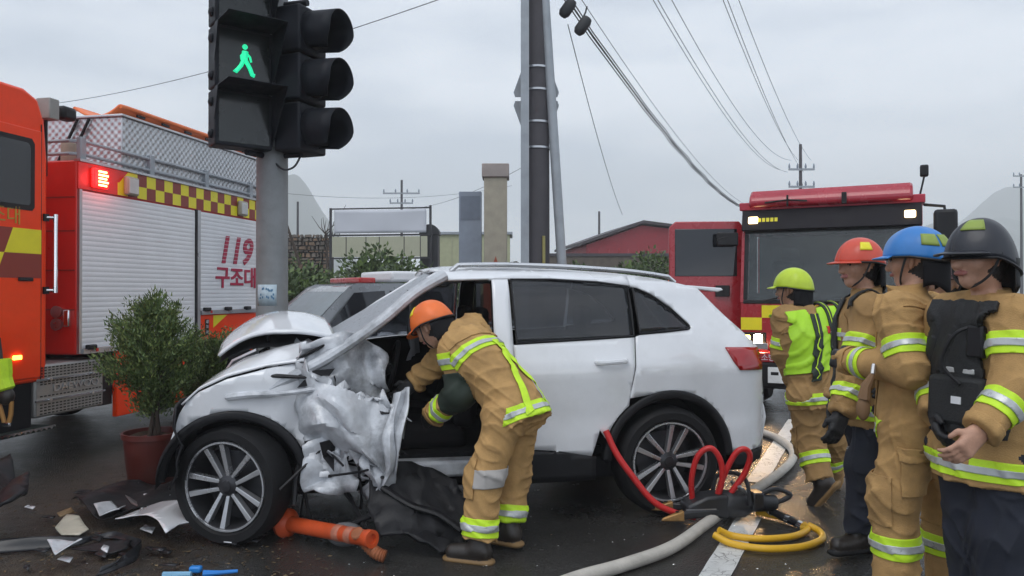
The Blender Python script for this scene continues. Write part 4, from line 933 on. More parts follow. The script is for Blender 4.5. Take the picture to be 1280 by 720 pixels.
m = MB(); m.grid(lambda u, v: tuple(Vector(bonnet(u, v)) - Vector((0, 0, .035 + .05 * math.sin(math.pi * u)))), 16, 12); m.build('bonnet_liner', M_dark, SUV)
m = MB(); m.tube([(1.55, .35, .9), (1.45, .38, 1.05), (1.3, .42, 1.12)], .018, 6); m.build('bonnet_stay', M_steel, SUV)
# crushed engine bay
r = np.random.default_rng(21); m = MB()
for i in range(46):
    x, y, z = r.uniform(1.02, 1.66), r.uniform(-.75, .55), r.uniform(.38, .98); s = r.uniform(.03, .13, 3)
    m.box(-s[0], s[0], -s[1], s[1], -s[2] * .7, s[2] * .7, int(r.random() < .25), Matrix.Translation((x, y, z)) @ Matrix.Rotation(r.uniform(0, 3), 4, Vector(r.normal(0, 1, 3)).normalized()))
m.build('crushed_engine', [M_dark, M_rimdark], SUV, bevel=.008)
m = MB(); m.grid(lambda u, v: (1.70 + .05 * math.sin(7 * u) + c2(u, v), .86 - 1.5 * u, .34 + .48 * v + c1(u, v) * .4), 20, 9); m.build('crushed_front_panel', M_black, SUV, solid=.012)
m = MB()
for i in range(9):
    p = Vector((r.uniform(1.2, 1.7), r.uniform(.2, .8), r.uniform(.7, .95))); m.tube(spline([tuple(p), tuple(p + Vector(r.normal(0, .1, 3))), tuple(p + Vector(r.normal(0, .16, 3)))], 4), .011, 6)
m.build('loose_hose', M_black, SUV)
# crumpled front door skin folded forward over the sill
def skin(u, v):
    # u from the hinge (front) to the torn edge, v from the top down
    top = 1.06 - .28 * u; bot = .52 - .16 * u + .1 * math.sin(u * 5)
    x = .99 - .60 * u + .05 * math.sin(4 * v) ; z = top + (bot - top) * v
    y = sideY(.7, .8) + .02 + .20 * math.sin(math.pi * u * .9) * (.35 + .65 * math.sin(math.pi * v)) + c1(u * 1.1, v) * 1.25 - .05 * (1 - u)
    return (x + c2(u, v) * .8, y, z + c2(v, u) * .9)
m = MB(); m.grid(skin, 34, 26)
rk = np.random.default_rng(4)
for vi in range(len(m.v)):      # ragged torn border
    iu, iv = vi % 35, vi // 35; e_ = min(34 - iu, 26 - iv, iv)
    if e_ < 2: m.v[vi] = tuple(Vector(m.v[vi]) + Vector(rk.normal(0, (.030, .012)[e_], 3)))
m.build('crumpled_door_skin', M_torn, SUV, solid=.01, angle=26)
rk = np.random.default_rng(14)
for i in range(13):     # torn steel tongues round the opening
    p = Vector((rk.uniform(.38, .98), rk.uniform(.84, 1.0), rk.uniform(.42, 1.0))); d_ = Vector((rk.normal(-.2, .5), rk.uniform(0, .8), rk.normal(-.3, .6))).normalized(); L_ = rk.uniform(.08, .22); s_ = d_.cross(Vector(rk.normal(0, 1, 3))).normalized() * rk.uniform(.02, .06); b_ = d_.cross(s_).normalized()
    MB().add([tuple(p - s_), tuple(p + s_), tuple(p + d_ * L_ * .5 + s_ * .8 + b_ * .03), tuple(p + d_ * L_ * .5 - s_ * .5 + b_ * .04), tuple(p + d_ * L_ + s_ * .2 - b_ * .02)], [(0, 1, 2, 3), (3, 2, 4)]).build('torn_metal', M_torn if i % 3 else M_black, SUV, solid=.006, smooth=False)
for i in range(9):
    p = Vector((rk.uniform(1.1, 1.72), rk.uniform(.1, .84), rk.uniform(.5, .9))); MB().box(-.06, .06, -.015, .015, -.04, .04, M=Matrix.Translation(p) @ Matrix.Rotation(rk.uniform(0, 3), 4, Vector(rk.normal(0, 1, 3)).normalized())).build('broken_bracket', (M_black, M_steel, M_torn)[i % 3], SUV, bevel=.006)
c6 = crumple(9, 6, (5, 14), .04)
m = MB(); m.grid(lambda u, v: (.46 - .10 * u + .10 * v + c6(u, v) * .6, .98 + .14 * math.sin(3 * v) + c6(v, u), .88 - .62 * v + .05 * u), 7, 24); m.build('torn_strip', M_torn, SUV, solid=.008, angle=42)
m = MB(); m.grid(lambda u, v: (.62 - .1 * u + c6(u, v), .96 + .09 * math.sin(4 * v) + c6(v, u) * .6, .62 - .34 * v - .1 * u), 6, 12); m.build('torn_strip', M_torn, SUV, solid=.008, angle=42)
m = MB(); m.grid(lambda u, v: (.86 - .09 * u + .03 * v, .93 + .03 * v + c6(u, v) * .6, .62 - .22 * v), 4, 8); m.build('torn_strip', M_white, SUV, solid=.008, angle=42)
c10 = crumple(23, 7, (5, 16), .07)
m = MB(); m.grid(lambda u, v: (1.0 - .52 * u + c10(u, v) * .5, .80 + .06 * math.sin(5 * u) + c10(v, u) * .9, 1.20 - .10 * u - .36 * v + .10 * math.sin(3 * u) + c10(u + 1, v) * .8), 26, 14); m.build('crushed_inner_wing', M_torn, SUV, solid=.008, angle=26)
m = MB(); m.grid(lambda u, v: (.98 - .30 * u + c10(v, u) * .6, .93 + .05 * v + c10(u, v) * .6, .60 - .30 * v + c10(u, v + 1) * .5), 14, 10); m.build('crushed_sill_skin', M_torn, SUV, solid=.008, angle=26)
# black door lining hanging to the ground
c9 = crumple(19, 6, (6, 16), .022)
me = polysheet([(0, 0), (.10, -.05), (.34, -.02), (.52, .03), (.57, .14), (.55, .34), (.49, .46), (.36, .50), (.2, .44), (.04, .40), (-.03, .2)], .04, lambda a, b_: Vector((.58 - a + c9(a * 3, b_ * 3), .93 + b_ * .86 + c9(b_ * 4, a * 3), max(.015, .40 - .36 * (max(0, b_) / .5) ** .8 + .04 * math.sin(9 * a) + c9(a * 5, b_ * 5)))))
finish('hanging_door_lining', me, M_black, SUV, solid=.016, angle=50)
m = MB(); m.tube(spline([(.52, 1.05, .34), (.36, 1.14, .25), (.2, 1.2, .20), (.08, 1.26, .12)], 6), .03, 8, flat=.6); m.build('armrest', M_black, SUV)
r = np.random.default_rng(8); m = MB()
for i in range(12):
    p = Vector((r.uniform(.5, 1.0), r.uniform(.75, .95), r.uniform(.25, .6))); m.tube(spline([tuple(p), tuple(p + Vector(r.normal(0, .1, 3))), tuple(p + Vector(r.normal(0, .15, 3)) - Vector((0, 0, .1)))], 4), r.uniform(.006, .016), 6)
m.build('torn_wiring', M_black, SUV)
# wheels
def alloy_wheel(x, s, steer=0., rr=.36):
    w0 = MB().lathe([(.262, -.095), (.285, -.112), (.33, -.112), (rr - .012, -.095), (rr, -.06), (rr, .06), (rr - .012, .095), (.33, .112), (.285, .112), (.268, .095)], 48)
    w0.v = [(a, c, b) for a, b, c in w0.v]; w0.f = [f[::-1] for f in w0.f]
    w = w0.build('wheel', M_rubber, SUV); w.location = (x, s * .80, rr); w.rotation_euler = (0, R(13 * x), steer + (0 if s > 0 else math.pi))
    m = MB(); m.lathe([(.27, .09), (.262, .104), (.25, .098), (.24, .06), (.235, -.08), (.001, -.08)], 48); m.v = [(a, c, b) for a, b, c in m.v]; m.build('rim_barrel', M_rimdark, w)
    m = MB(); m.lathe([(.268, .092), (.266, .106), (.256, .106), (.25, .09)], 48); m.v = [(a, c, b) for a, b, c in m.v]; m.build('rim_lip', M_alloy, w)
    m = MB(); m.lathe([(.19, -.05), (.19, -.035), (.06, -.03), (.001, -.03)], 24); m.v = [(a, c, b) for a, b, c in m.v]; m.build('brake_disc', M_rimdark, w)
    m = MB(); m.lathe([(.07, .04), (.068, .07), (.035, .082), (.032, .088), (.001, .09)], 24); m.v = [(a, c, b) for a, b, c in m.v]; m.build('hub_cap', M_rimdark, w)
    for k in range(5):
        for off in (-1, 1):
            a = 2 * math.pi * k / 5 + .3; ca, sa = math.cos(a), math.sin(a)
            def pt(rad, t, y): return (rad * ca - t * sa, y, rad * sa + t * ca)
            t0, t1 = off * .022, off * .058; wi, wo_ = .011, .017
            q = [pt(.05, t0 - wi, .072), pt(.05, t0 + wi, .072), pt(.252, t1 + wo_, .098), pt(.252, t1 - wo_, .098)]
            q2 = [pt(.05, t0 - wi, .03), pt(.05, t0 + wi, .03), pt(.252, t1 + wo_, .05), pt(.252, t1 - wo_, .05)]
            MB().add(q + q2, [(0, 1, 2, 3), (7, 6, 5, 4), (0, 4, 5, 1), (1, 5, 6, 2), (2, 6, 7, 3), (3, 7, 4, 0)]).build('spoke', M_alloy, w, smooth=False, bevel=.003)
    return w
alloy_wheel(-1.395, 1, 0, .365); alloy_wheel(-1.395, -1, 0, .365); alloy_wheel(1.39, 1, R(-27), .352); alloy_wheel(1.39, -1, R(-27), .352)

# ------------------------------------------------------------------ silver pickup behind with red roof bar
PK = thing('silver_pickup', 'silver pickup with red roof light bar and crumpled bonnet behind the SUV', 'pickup', (-2.35, 11.3, 0), R(218))
M_sil = mat('silver_paint', (.24, .255, .27), .3, metal=.4, coat=.5, var=.06)
cabp = [(-1.3, .5), (1.05, .5), (1.05, 1.0), (.42, 1.55), (.3, 1.6), (-1.15, 1.62), (-1.3, 1.5)]
def hwid(z): return float(np.interp(z, [.4, 1.0, 1.6], [.88, .88, .70]))
m = MB(); n = len(cabp); m.add([(x, hwid(z), z) for x, z in cabp] + [(x, -hwid(z), z) for x, z in cabp], [list(range(n)), list(range(n, 2 * n))[::-1]] + [(i, (i + 1) % n + 0, (i + 1) % n + n, i + n) for i in range(n)]); m.build('cab', M_sil, PK, bevel=.03)
def on(x, z, s, d=.006): return (x, s * (hwid(z) + d), z)
for s in (1, -1):
    q = [(.78, 1.06), (.36, 1.5), (-.12, 1.53), (-.12, 1.06)]; MB().add([on(x, z, s) for x, z in q], [(0, 1, 2, 3)]).build('side_window', M_glass, PK, smooth=False)
    q = [(-.2, 1.06), (-.2, 1.53), (-1.05, 1.53), (-1.15, 1.06)]; MB().add([on(x, z, s) for x, z in q], [(0, 1, 2, 3)]).build('side_window', M_glass, PK, smooth=False)
a, b = Vector((1.05, 0, 1.0)), Vector((.42, 0, 1.55)); nn = Vector((.66, 0, .75)) * .008
MB().add([tuple(a.lerp(b, t) + nn + Vector((0, s * (hwid(1 + .55 * t) - .09), 0))) for t, s in ((.08, -1), (.08, 1), (.93, 1), (.93, -1))], [(0, 1, 2, 3)]).build('windscreen', mat('pale_windscreen', (.13, .17, .19), .15, var=.15), PK, smooth=False)
lb = MB().box(-.1, .16, -.5, .5, 1.64, 1.72).build('roof_light_bar', mat('red_bar', (.45, .02, .02), .3, coat=.4), PK, bevel=.02)
MB().box(-1.0, -.35, -.5, .5, 1.66, 1.82).build('roof_box', M_white, PK, bevel=.04)
c7 = crumple(31, 6, (4, 12), .07)
m = MB(); m.grid(lambda u, v: (1.0 + .95 * u + c7(u, v) * .5, -.8 + 1.6 * v, 1.04 - .10 * u + c7(v, u) + .12 * math.sin(math.pi * u)), 20, 18); m.build('crumpled_bonnet', M_white, PK, solid=.012, angle=45)
m = MB(); m.box(.95, 1.85, -.8, .8, .4, .82); m.build('crushed_front', M_dark, PK, bevel=.06)
MB().box(-2.9, -1.3, -.85, .85, .5, 1.05).build('load_bed', M_sil, PK, bevel=.03)
for x in (1.4, -2.1):
    for y in (-.78, .78):
        M0 = Matrix.Translation((x, y, .36)) @ Matrix.Rotation(R(90), 4, 'X')
        w = MB().lathe([(.2, -.1), (.33, -.1), (.36, -.05), (.36, .05), (.33, .1), (.2, .1)], 24, M=M0).build('wheel', M_rubber, PK); MB().lathe([(.21, -.08), (.001, -.07)], 20, M=M0).build('rim', M_alloy, w); MB().lathe([(.21, .08), (.001, .07)], 20, M=M0).build('rim', M_alloy, w)
# ------------------------------------------------------------------ people: one continuous surface each, grown from a distance field
V3 = lambda *a: np.array(a, dtype=np.float64)
def unit(v): v = np.array(v, float); return v / np.linalg.norm(v)
class Prim:
    def __init__(s, group, tagn, a, b, ra, rb, k=.03, cut=False, flat=None, cut0=False):
        s.g, s.t, s.a, s.b, s.ra, s.rb, s.k, s.cut, s.cut0, s.flat = group, tagn, np.array(a, float), np.array(b, float), ra, rb, k, cut, cut0, flat
    def box(s, pad):
        r = max(s.ra, s.rb) + pad; return np.minimum(s.a, s.b) - r, np.maximum(s.a, s.b) + r
    def d(s, x, y, z):
        ba = s.b - s.a; L2 = float(ba @ ba) + 1e-9; L = L2 ** .5
        px, py, pz = x - s.a[0], y - s.a[1], z - s.a[2]
        t = (px * ba[0] + py * ba[1] + pz * ba[2]) / L2; tc_ = np.clip(t, 0, 1)
        qx, qy, qz = px - tc_ * ba[0], py - tc_ * ba[1], pz - tc_ * ba[2]
        sc = 1.
        d2 = qx * qx + qy * qy + qz * qz
        if s.flat is not None:
            nvec, f = s.flat; e = qx * nvec[0] + qy * nvec[1] + qz * nvec[2]; d2 = d2 + e * e * (1 / f ** 2 - 1); sc = .5 + .5 * f
        d = (np.sqrt(d2) - (s.ra + (s.rb - s.ra) * tc_)) * sc
        if s.cut: d = np.maximum(d, (t - 1) * L)
        if s.cut0: d = np.maximum(d, -t * L)
        return d
def smin(a, b, k):
    h = np.maximum(k - np.abs(a - b), 0) / k; return np.minimum(a, b) - h * h * k * .25
def folds(x, y, z, seed, amp):
    r = np.random.default_rng(seed); s = 0
    for i in range(5):
        kv = unit(r.normal(0, 1, 3) * V3(.8, .8, 1.0)) * r.uniform(40, 80); ph = r.uniform(0, 6.28)
        kw = unit(r.normal(0, 1, 3)) * r.uniform(12, 22)
        w = np.sin(kw[0] * x + kw[1] * y + kw[2] * z); rid = 1 - np.abs(np.sin(.5 * (kv[0] * x + kv[1] * y + kv[2] * z) + ph + 1.5 * w))
        mk = np.clip(np.sin(kw[1] * x * .8 - kw[2] * y * .7 + kw[0] * z * .8 + ph * 2) * 1.4, 0, 1)
        s = s + rid ** 2.2 * mk
    return -amp * (s - .35)
CLOTH = {'coat', 'trousers'}
def grow(prims, vox, seed, foldamp):
    lo = np.min([p.box(.03)[0] for p in prims], 0); hi = np.max([p.box(.03)[1] for p in prims], 0)
    n = np.ceil((hi - lo) / vox).astype(int) + 1
    ax = [(lo[i] + vox * np.arange(n[i])).astype(np.float32) for i in range(3)]
    total = np.full(n, .2, np.float32)
    groups = []
    for p in prims:
        if p.g not in groups: groups.append(p.g)
    for g in groups:
        D = np.full(n, .2, np.float32); ps = [p for p in prims if p.g == g]
        glo = np.min([p.box(.05)[0] for p in ps], 0); ghi = np.max([p.box(.05)[1] for p in ps], 0)
        for p in ps:
            l, h = p.box(.05); i0 = np.clip(((l - lo) / vox).astype(int), 0, n); i1 = np.clip(((h - lo) / vox).astype(int) + 2, 0, n)
            sl = tuple(slice(a, b) for a, b in zip(i0, i1))
            x, y, z = ax[0][sl[0]][:, None, None], ax[1][sl[1]][None, :, None], ax[2][sl[2]][None, None, :]
            D[sl] = smin(D[sl], p.d(x, y, z).astype(np.float32), p.k)
        if g in CLOTH and foldamp:
            i0 = np.clip(((glo - lo) / vox).astype(int), 0, n); i1 = np.clip(((ghi - lo) / vox).astype(int) + 2, 0, n); sl = tuple(slice(a, b) for a, b in zip(i0, i1))
            x, y, z = ax[0][sl[0]][:, None, None], ax[1][sl[1]][None, :, None], ax[2][sl[2]][None, None, :]
            near = np.abs(D[sl]) < .04
            D[sl] = np.where(near, D[sl] + folds(x, y, z, seed, foldamp).astype(np.float32), D[sl])
        total = np.minimum(total, D)
    grid = openvdb.FloatGrid(.2); grid.copyFromArray(total, tolerance=0.0)
    pts, quads = grid.convertToQuads(isovalue=0.0)
    pts = pts.astype(np.float64) * vox + lo
    return pts, quads
def nearest(prims, C):
    best = np.full(len(C), 1e9); who = np.zeros(len(C), int)
    for i, p in enumerate(prims):
        d = p.d(C[:, 0], C[:, 1], C[:, 2]); m_ = d < best; best[m_] = d[m_]; who[m_] = i
    return who
def patch(name, par, pts, quads, who, prims, tags, planes, off, m, solid=0.004):
    """a strip or pad of cloth cut from the body surface between planes and laid over it"""
    idx = [i for i, p in enumerate(prims) if p.t in tags]; sel = quads[np.isin(who, idx)]
    if len(sel) == 0: return None
    used = np.unique(sel); mp_ = np.full(len(pts), -1); mp_[used] = np.arange(len(used))
    P = pts[used]
    keepv = np.ones(len(P), bool)
    for co, no in planes: keepv &= ((P - np.array(co)) @ unit(no)) > -.03
    fsel = mp_[sel]; fsel = fsel[keepv[fsel].all(1)]
    if len(fsel) == 0: return None
    me = bpy.data.meshes.new(name); me.from_pydata(P.tolist(), [], fsel.tolist())
    bm = bmesh.new(); bm.from_mesh(me)
    bmesh.ops.delete(bm, geom=[v for v in bm.verts if not v.link_faces], context='VERTS')
    for co, no in planes:
        bmesh.ops.bisect_plane(bm, geom=bm.verts[:] + bm.edges[:] + bm.faces[:], plane_co=co, plane_no=Vector(unit(no)), clear_inner=True)
    if not bm.faces: bm.free(); return None
    bmesh.ops.smooth_vert(bm, verts=[v for v in bm.verts if not v.is_boundary], factor=.5, use_axis_x=True, use_axis_y=True, use_axis_z=True)
    bm.normal_update()
    nv = [v.normal.copy() for v in bm.verts]
    for v, n_ in zip(bm.verts, nv): v.co += n_ * off
    me.clear_geometry(); bm.to_mesh(me); bm.free()
    return finish(name, me, m, par, angle=60, solid=solid, soff=0)

def person(label, base, J, face, look, o, seed=1, vox=.0075, group='firefighters at the crash'):
    """J: world points of the joints; face/look: world directions of chest and head"""
    t0 = thing('person', label, 'person', (base[0], base[1], 0), 0, group)
    B = V3(base[0], base[1], 0); j = {k: np.array(v, float) - B for k, v in J.items()}
    f = unit(V3(face[0], face[1], 0)); lf = V3(-f[1], f[0], 0); up = V3(0, 0, 1)
    pel, nk = j['pelvis'], j['neck']; sp = unit(nk - pel)
    bf = unit(f - sp * (f @ sp)); bl = np.cross(sp, bf)
    W = o.get('w', 1.0)
    for s, sg in (('L', 1), ('R', -1)):
        j.setdefault('sh' + s, nk - sp * .065 + bl * sg * .185 * W); j.setdefault('hip' + s, pel - sp * .06 + lf * sg * .095)
    pr = []
    def A(*a, **k): pr.append(Prim(*a, **k))
    chest = nk - sp * .2; mid = pel + (nk - pel) * .42
    # coat
    A('coat', 'torso', pel + sp * .02, chest, .165 * W, .185 * W, k=.06, flat=(bf, .74))
    A('coat', 'torso', chest - bl * .07, chest + bl * .07, .145 * W, .145 * W, k=.07, flat=(bf, .86))
    A('coat', 'yoke', j['shL'], j['shR'], .088, .088, k=.08)
    A('coat', 'collar', nk - sp * .05, nk + sp * .055 + bf * .015, .085, .078, k=.04, cut=True)
    hd = -unit(.5 * (sp + up)); hemL = o.get('hem', .27)
    A('coat', 'hem', mid, pel + hd * hemL * .7, .165 * W, .205 * W, k=.05, cut=True, flat=(bf, .80))
    for s in 'LR':
        A('coat', 'ua' + s, j['sh' + s], j['el' + s], .088, .076, k=.06)
        wd = unit(j['wr' + s] - j['el' + s]); A('coat', 'fa' + s, j['el' + s], j['wr' + s] - wd * .015, .078, .066, k=.045, cut=True)
        # trousers and boots
        A('trousers', 'hips', j['hipL'], j['hipR'], .112, .112, k=.06)
        A('trousers', 'th' + s, j['hip' + s], j['kn' + s], .114 * o.get('leg', 1), .10 * o.get('leg', 1), k=.06)
        sd = unit(j['an' + s] - j['kn' + s]); A('trousers', 'sn' + s, j['kn' + s], j['an' + s] - sd * o.get('cuff', .05), .10 * o.get('leg', 1), .092 * o.get('leg', 1), k=.05, cut=True)
        td = np.array(o.get('toe' + s, (f[0], f[1], 0)), float); td = unit(td)
        A('boot', 'boot', j['kn' + s] + (j['an' + s] - j['kn' + s]) * .65, j['an' + s], .062, .056, k=.03)
        side = unit(np.cross(td, up) if abs(td[2]) < .9 else lf); sole = unit(np.cross(side, td));
        if sole[2] > 0 and abs(td[2]) < .8: sole = -sole
        an = j['an' + s]
        A('boot', 'boot', an + sole * .03 - td * .03, an + td * .15 + sole * .045, .052, .046, k=.03)
        A('sole', 'sole', an + sole * .082 - td * .05, an + td * .165 + sole * .082, .05, .05, k=.01, flat=(sole, .42))
        # hand: palm, four fingers, thumb
        fa = wd; hn = np.array(o.get('palm' + s, (-lf[0] * (1 if s == 'L' else -1), -lf[1] * (1 if s == 'L' else -1), -.2)), float); hn = unit(hn - fa * (hn @ fa)); hs = np.cross(fa, hn)
        thumb = hs if hs @ (f + up * .3) > 0 else -hs
        hg = 'glove' if o.get('glove' + s) else 'skin'; fat = 1.25 if hg == 'glove' else 1.0
        wr = j['wr' + s]
        A(hg, 'hand', wr - fa * .05, wr + fa * .02, .034 * fat, .034 * fat, k=.02, flat=(hn, .8))
        for q in (-1, 0, 1): A(hg, 'hand', wr + thumb * q * .022 + fa * .01, wr + fa * .085 + thumb * q * .026, .02 * fat, .017 * fat, k=.015)
        curl = o.get('curl' + s, .6)
        for q, (off, ln) in enumerate(((.034, .072), (.012, .082), (-.011, .076), (-.032, .06))):
            p0 = wr + fa * .088 + thumb * off; d1 = unit(fa + hn * curl * .5); p1 = p0 + d1 * ln * .5; d2 = unit(fa + hn * curl * 1.6); p2 = p1 + d2 * ln * .35; d3 = unit(fa * .5 + hn * curl * 2.6); p3 = p2 + d3 * ln * .28
            A(hg, 'finger', p0, p1, .0102 * fat, .0098 * fat, k=.006); A(hg, 'finger', p1, p2, .0098 * fat, .0092 * fat, k=.005); A(hg, 'finger', p2, p3, .0092 * fat, .0085 * fat, k=.005)
        q0 = wr + fa * .025 + thumb * .03; q1 = q0 + unit(fa * .7 + thumb * .7 + hn * .3) * .042; q2 = q1 + unit(fa + hn * .5) * .034
        A(hg, 'finger', q0, q1, .0135 * fat, .0115 * fat, k=.012); A(hg, 'finger', q1, q2, .0115 * fat, .0095 * fat, k=.005)
    # head
    lk = np.array(look, float); tilt = o.get('headup', (0, 0, 1)); hu = unit(np.array(tilt, float)); lk = unit(lk - hu * (lk @ hu)); hl = np.cross(hu, lk)
    hc = j['head']
    A('skin', 'neck', nk - sp * .03, hc - hu * .07 - lk * .02, .058, .054, k=.03)
    A('skin', 'head', hc - lk * .025 + hu * .02, hc + lk * .02 + hu * .025, .088, .084, k=.03, flat=(hl, .86))
    A('skin', 'head', hc + lk * .035 - hu * .02, hc + lk * .048 - hu * .088, .066, .04, k=.04, flat=(hl, .9))
    A('skin', 'head', hc + lk * .09 + hu * .008, hc + lk * .113 - hu * .034, .011, .0165, k=.016)
    A('skin', 'head', hc + lk * .078 + hu * .036 + hl * .03, hc + lk * .078 + hu * .036 - hl * .03, .018, .018, k=.02)
    for sg in (1, -1):
        A('skin', 'head', hc + lk * .062 - hu * .028 + hl * .04 * sg, hc + lk * .06 - hu * .03 + hl * .036 * sg, .024, .024, k=.025)
        A('skin', 'ear', hc + hl * sg * .083 - lk * .008 + hu * .018, hc + hl * sg * .08 - lk * .004 - hu * .03, .017, .012, k=.01, flat=(hl, .6))
        A('eye', 'eye', hc + lk * .0865 + hu * .012 + hl * .03 * sg, hc + lk * .0855 + hu * .012 + hl * .04 * sg, .0085, .0075, k=.004)
    A('lip', 'lip', hc + lk * .0955 - hu * .066 + hl * .02, hc + lk * .0955 - hu * .066 - hl * .02, .009, .009, k=.004)
    A('hair', 'hair', hc - lk * .045 + hu * .01, hc - lk * .04 - hu * .05, .082, .07, k=.03, flat=(hl, .9))
    A('hair', 'hair', hc - lk * .03 + hu * .05, hc + lk * .02 + hu * .055, .09, .08, k=.03, flat=(hl, .9))
    pts, quads = grow(pr, vox, seed, o.get('fold', .009))
    C = pts[quads].mean(1); who = nearest(pr, C)
    gm = {'coat': o.get('coat', M_tan), 'trousers': o.get('trousers', M_tan), 'boot': M_boot, 'sole': o.get('sole', M_rubber), 'skin': M_skin, 'glove': M_glove, 'eye': M_eye, 'lip': M_lip, 'hair': M_hair}
    gl = list(gm); me = bpy.data.meshes.new('body'); me.from_pydata(pts.tolist(), [], quads.tolist())
    finish('body', me, [gm[g] for g in gl], t0, mi=[gl.index(pr[w].g) for w in who], angle=70)
    def band(tags, co, axis, w=.085, name='reflective_band', extra=(), off=.004, lime=M_lime):
        co = np.array(co, float); axis = unit(axis)
        ob = patch(name, t0, pts, quads, who, pr, tags, [(co - axis * w / 2, axis), (co + axis * w / 2, -axis)] + list(extra), off, lime)
        if ob is not None: patch('silver_strip', ob, pts, quads, who, pr, tags, [(co - axis * w * .17, axis), (co + axis * w * .17, -axis)] + list(extra), off + .005, M_silver)
        return ob
    for nm, tags_, pl_, off_, mm_ in (('closure_flap', {'torso', 'hem'}, [(pel + bl * -.035, bl), (pel + bl * .035, -bl), (pel - sp * .12, sp), (nk - sp * .06, -sp), (pel, bf)], .006, gm['coat']),
                                      ('yoke_panel', {'yoke', 'torso', 'collar'}, [(nk - sp * .15, sp), (nk - sp * .03, -sp), (nk, -bf)], .004, gm['coat'])):
        patch(nm, t0, pts, quads, who, pr, tags_, pl_, off_, mm_, .006)
    for s in 'LR':
        wd = unit(j['wr' + s] - j['el' + s]); w_ = j['wr' + s] - wd * .03
        patch('sleeve_cuff', t0, pts, quads, who, pr, {'fa' + s}, [(w_ - wd * .02, wd)], .005, gm['coat'], .006)
        kd = unit(j['an' + s] - j['kn' + s])
        if o.get('trousers', M_tan) is not M_navy: patch('knee_panel', t0, pts, quads, who, pr, {'th' + s, 'sn' + s}, [(j['kn' + s] - kd * .10, kd), (j['kn' + s] + kd * .12, -kd), (j['kn' + s], f)], .007, gm['trousers'], .006)
    for bd in o.get('bands', ()):
        kind, tt = bd[0], bd[1]; w = bd[2] if len(bd) > 2 else .08
        if kind[:2] in ('ua', 'fa', 'th', 'sn'):
            n0, n1 = {'ua': ('sh', 'el'), 'fa': ('el', 'wr'), 'th': ('hip', 'kn'), 'sn': ('kn', 'an')}[kind[:2]]; a, b = j[n0 + kind[2]], j[n1 + kind[2]]
            band({kind} | ({'yoke'} if kind[:2] == 'ua' else set()), a + (b - a) * tt, b - a, w)
        elif kind == 'torso': band({'torso', 'hem', 'yoke'}, pel + (nk - pel) * tt, sp, w)
        elif kind == 'hem': band({'hem', 'torso'}, pel + hd * hemL * .7 - hd * tt, -hd, w)
        elif kind == 'strap':      # a strip running along the body: centre, direction across it, limited to the half given
            _, cc, axis, w, ext = bd; band({'torso', 'hem', 'yoke'}, np.array(cc, float) - B, axis, w, extra=[(np.array(c_, float) - B, n_) for c_, n_ in ext])
    return t0, dict(pts=pts, quads=quads, who=who, pr=pr, pel=pel, nk=nk, sp=sp, bf=bf, bl=bl, f=f, lf=lf, hc=hc, lk=lk, hu=hu, hl=hl, j=j)
def helmet(t0, D, m, style='rescue', extra=None):
    c, lk, hl, hu = D['hc'], D['lk'], D['hl'], D['hu']; c = c + hu * .045 - lk * .012
    Mx = Matrix(((lk[0], hl[0], hu[0], c[0]), (lk[1], hl[1], hu[1], c[1]), (lk[2], hl[2], hu[2], c[2]), (0, 0, 0, 1)))
    h = MB(); n = 28
    def shell(u, v):
        a = 2 * math.pi * u; e = v * math.pi / 2; rx, ry, rz = .148, .122, .118
        low = -.03 - .025 * max(0, -math.cos(a)) if style == 'rescue' else -.05 - .06 * max(0, -math.cos(a) + .25)
        ridge = .006 * math.cos(6 * a) * math.sin(2 * e) if style == 'rescue' else .004 * math.cos(4 * a) * math.sin(2 * e)
        return ((rx + ridge) * math.cos(a) * math.cos(e), (ry + ridge) * math.sin(a) * math.cos(e), low * (1 - v) ** 2 + rz * math.sin(e))
    h.grid(shell, 40, 14, M=Mx); ob = h.build('helmet', m, t0, solid=.006, angle=60)
    pk = MB(); pk.grid(lambda u, v: ((.146 + .05 * v * math.cos((u - .5) * 2.2)) * math.cos((u - .5) * 2.0), (.121 + .035 * v) * math.sin((u - .5) * 2.0), -.026 - .012 * v), 16, 3, M=Mx); pk.build('peak', m, ob, solid=.006)
    rm = MB(); rm.tube([(.15 * math.cos(a), .124 * math.sin(a), -.03 - .025 * max(0, -math.cos(a)) if style == 'rescue' else -.05 - .06 * max(0, -math.cos(a) + .25)) for a in np.linspace(0, 2 * math.pi, 41)[:-1]], .006, 6, closed=True, M=Mx); rm.build('rim', M_black, ob)
    st_ = MB(); st_.tube([tuple(Mx @ Vector((.03 - .0, s * .118, -.03))) for s in ()] or [tuple(Mx @ Vector(p)) for p in spline([(.02, .115, -.03), (.05, .085, -.12), (.065, 0, -.165), (.05, -.085, -.12), (.02, -.115, -.03)], 5)], .008, 6, flat=.5); st_.build('chin_strap', M_webbing, ob)
    cl = MB(); cl.grid(lambda u, v: ((-.02 - .118 * math.cos((u - .5) * 2.6)), .118 * math.sin((u - .5) * 2.6), -.05 - .13 * v + .02 * math.sin(9 * u) * v), 16, 5, M=Mx); cl.build('neck_guard', M_webbing if style != 'rescue' else M_dark, ob, solid=.006)
    if extra: extra(ob, Mx, shell)
    return ob
def blob_marks(m, spots):
    def fn(ob, Mx, shell):
        for (u0, u1, v0, v1) in spots:
            g = MB(); g.grid(lambda u, v: tuple(Vector(shell(u0 + (u1 - u0) * u, v0 + (v1 - v0) * v)) * 1.035), 6, 4, M=Mx); g.build('helmet_mark', m, ob, solid=.003)
    return fn
M_hred = mat('red_helmet', (.62, .07, .035), .42, coat=.15, var=.15, dirt_dark=.3); M_hblue = mat('blue_helmet', (.03, .2, .55), .42, coat=.15, var=.15, dirt_dark=.25)
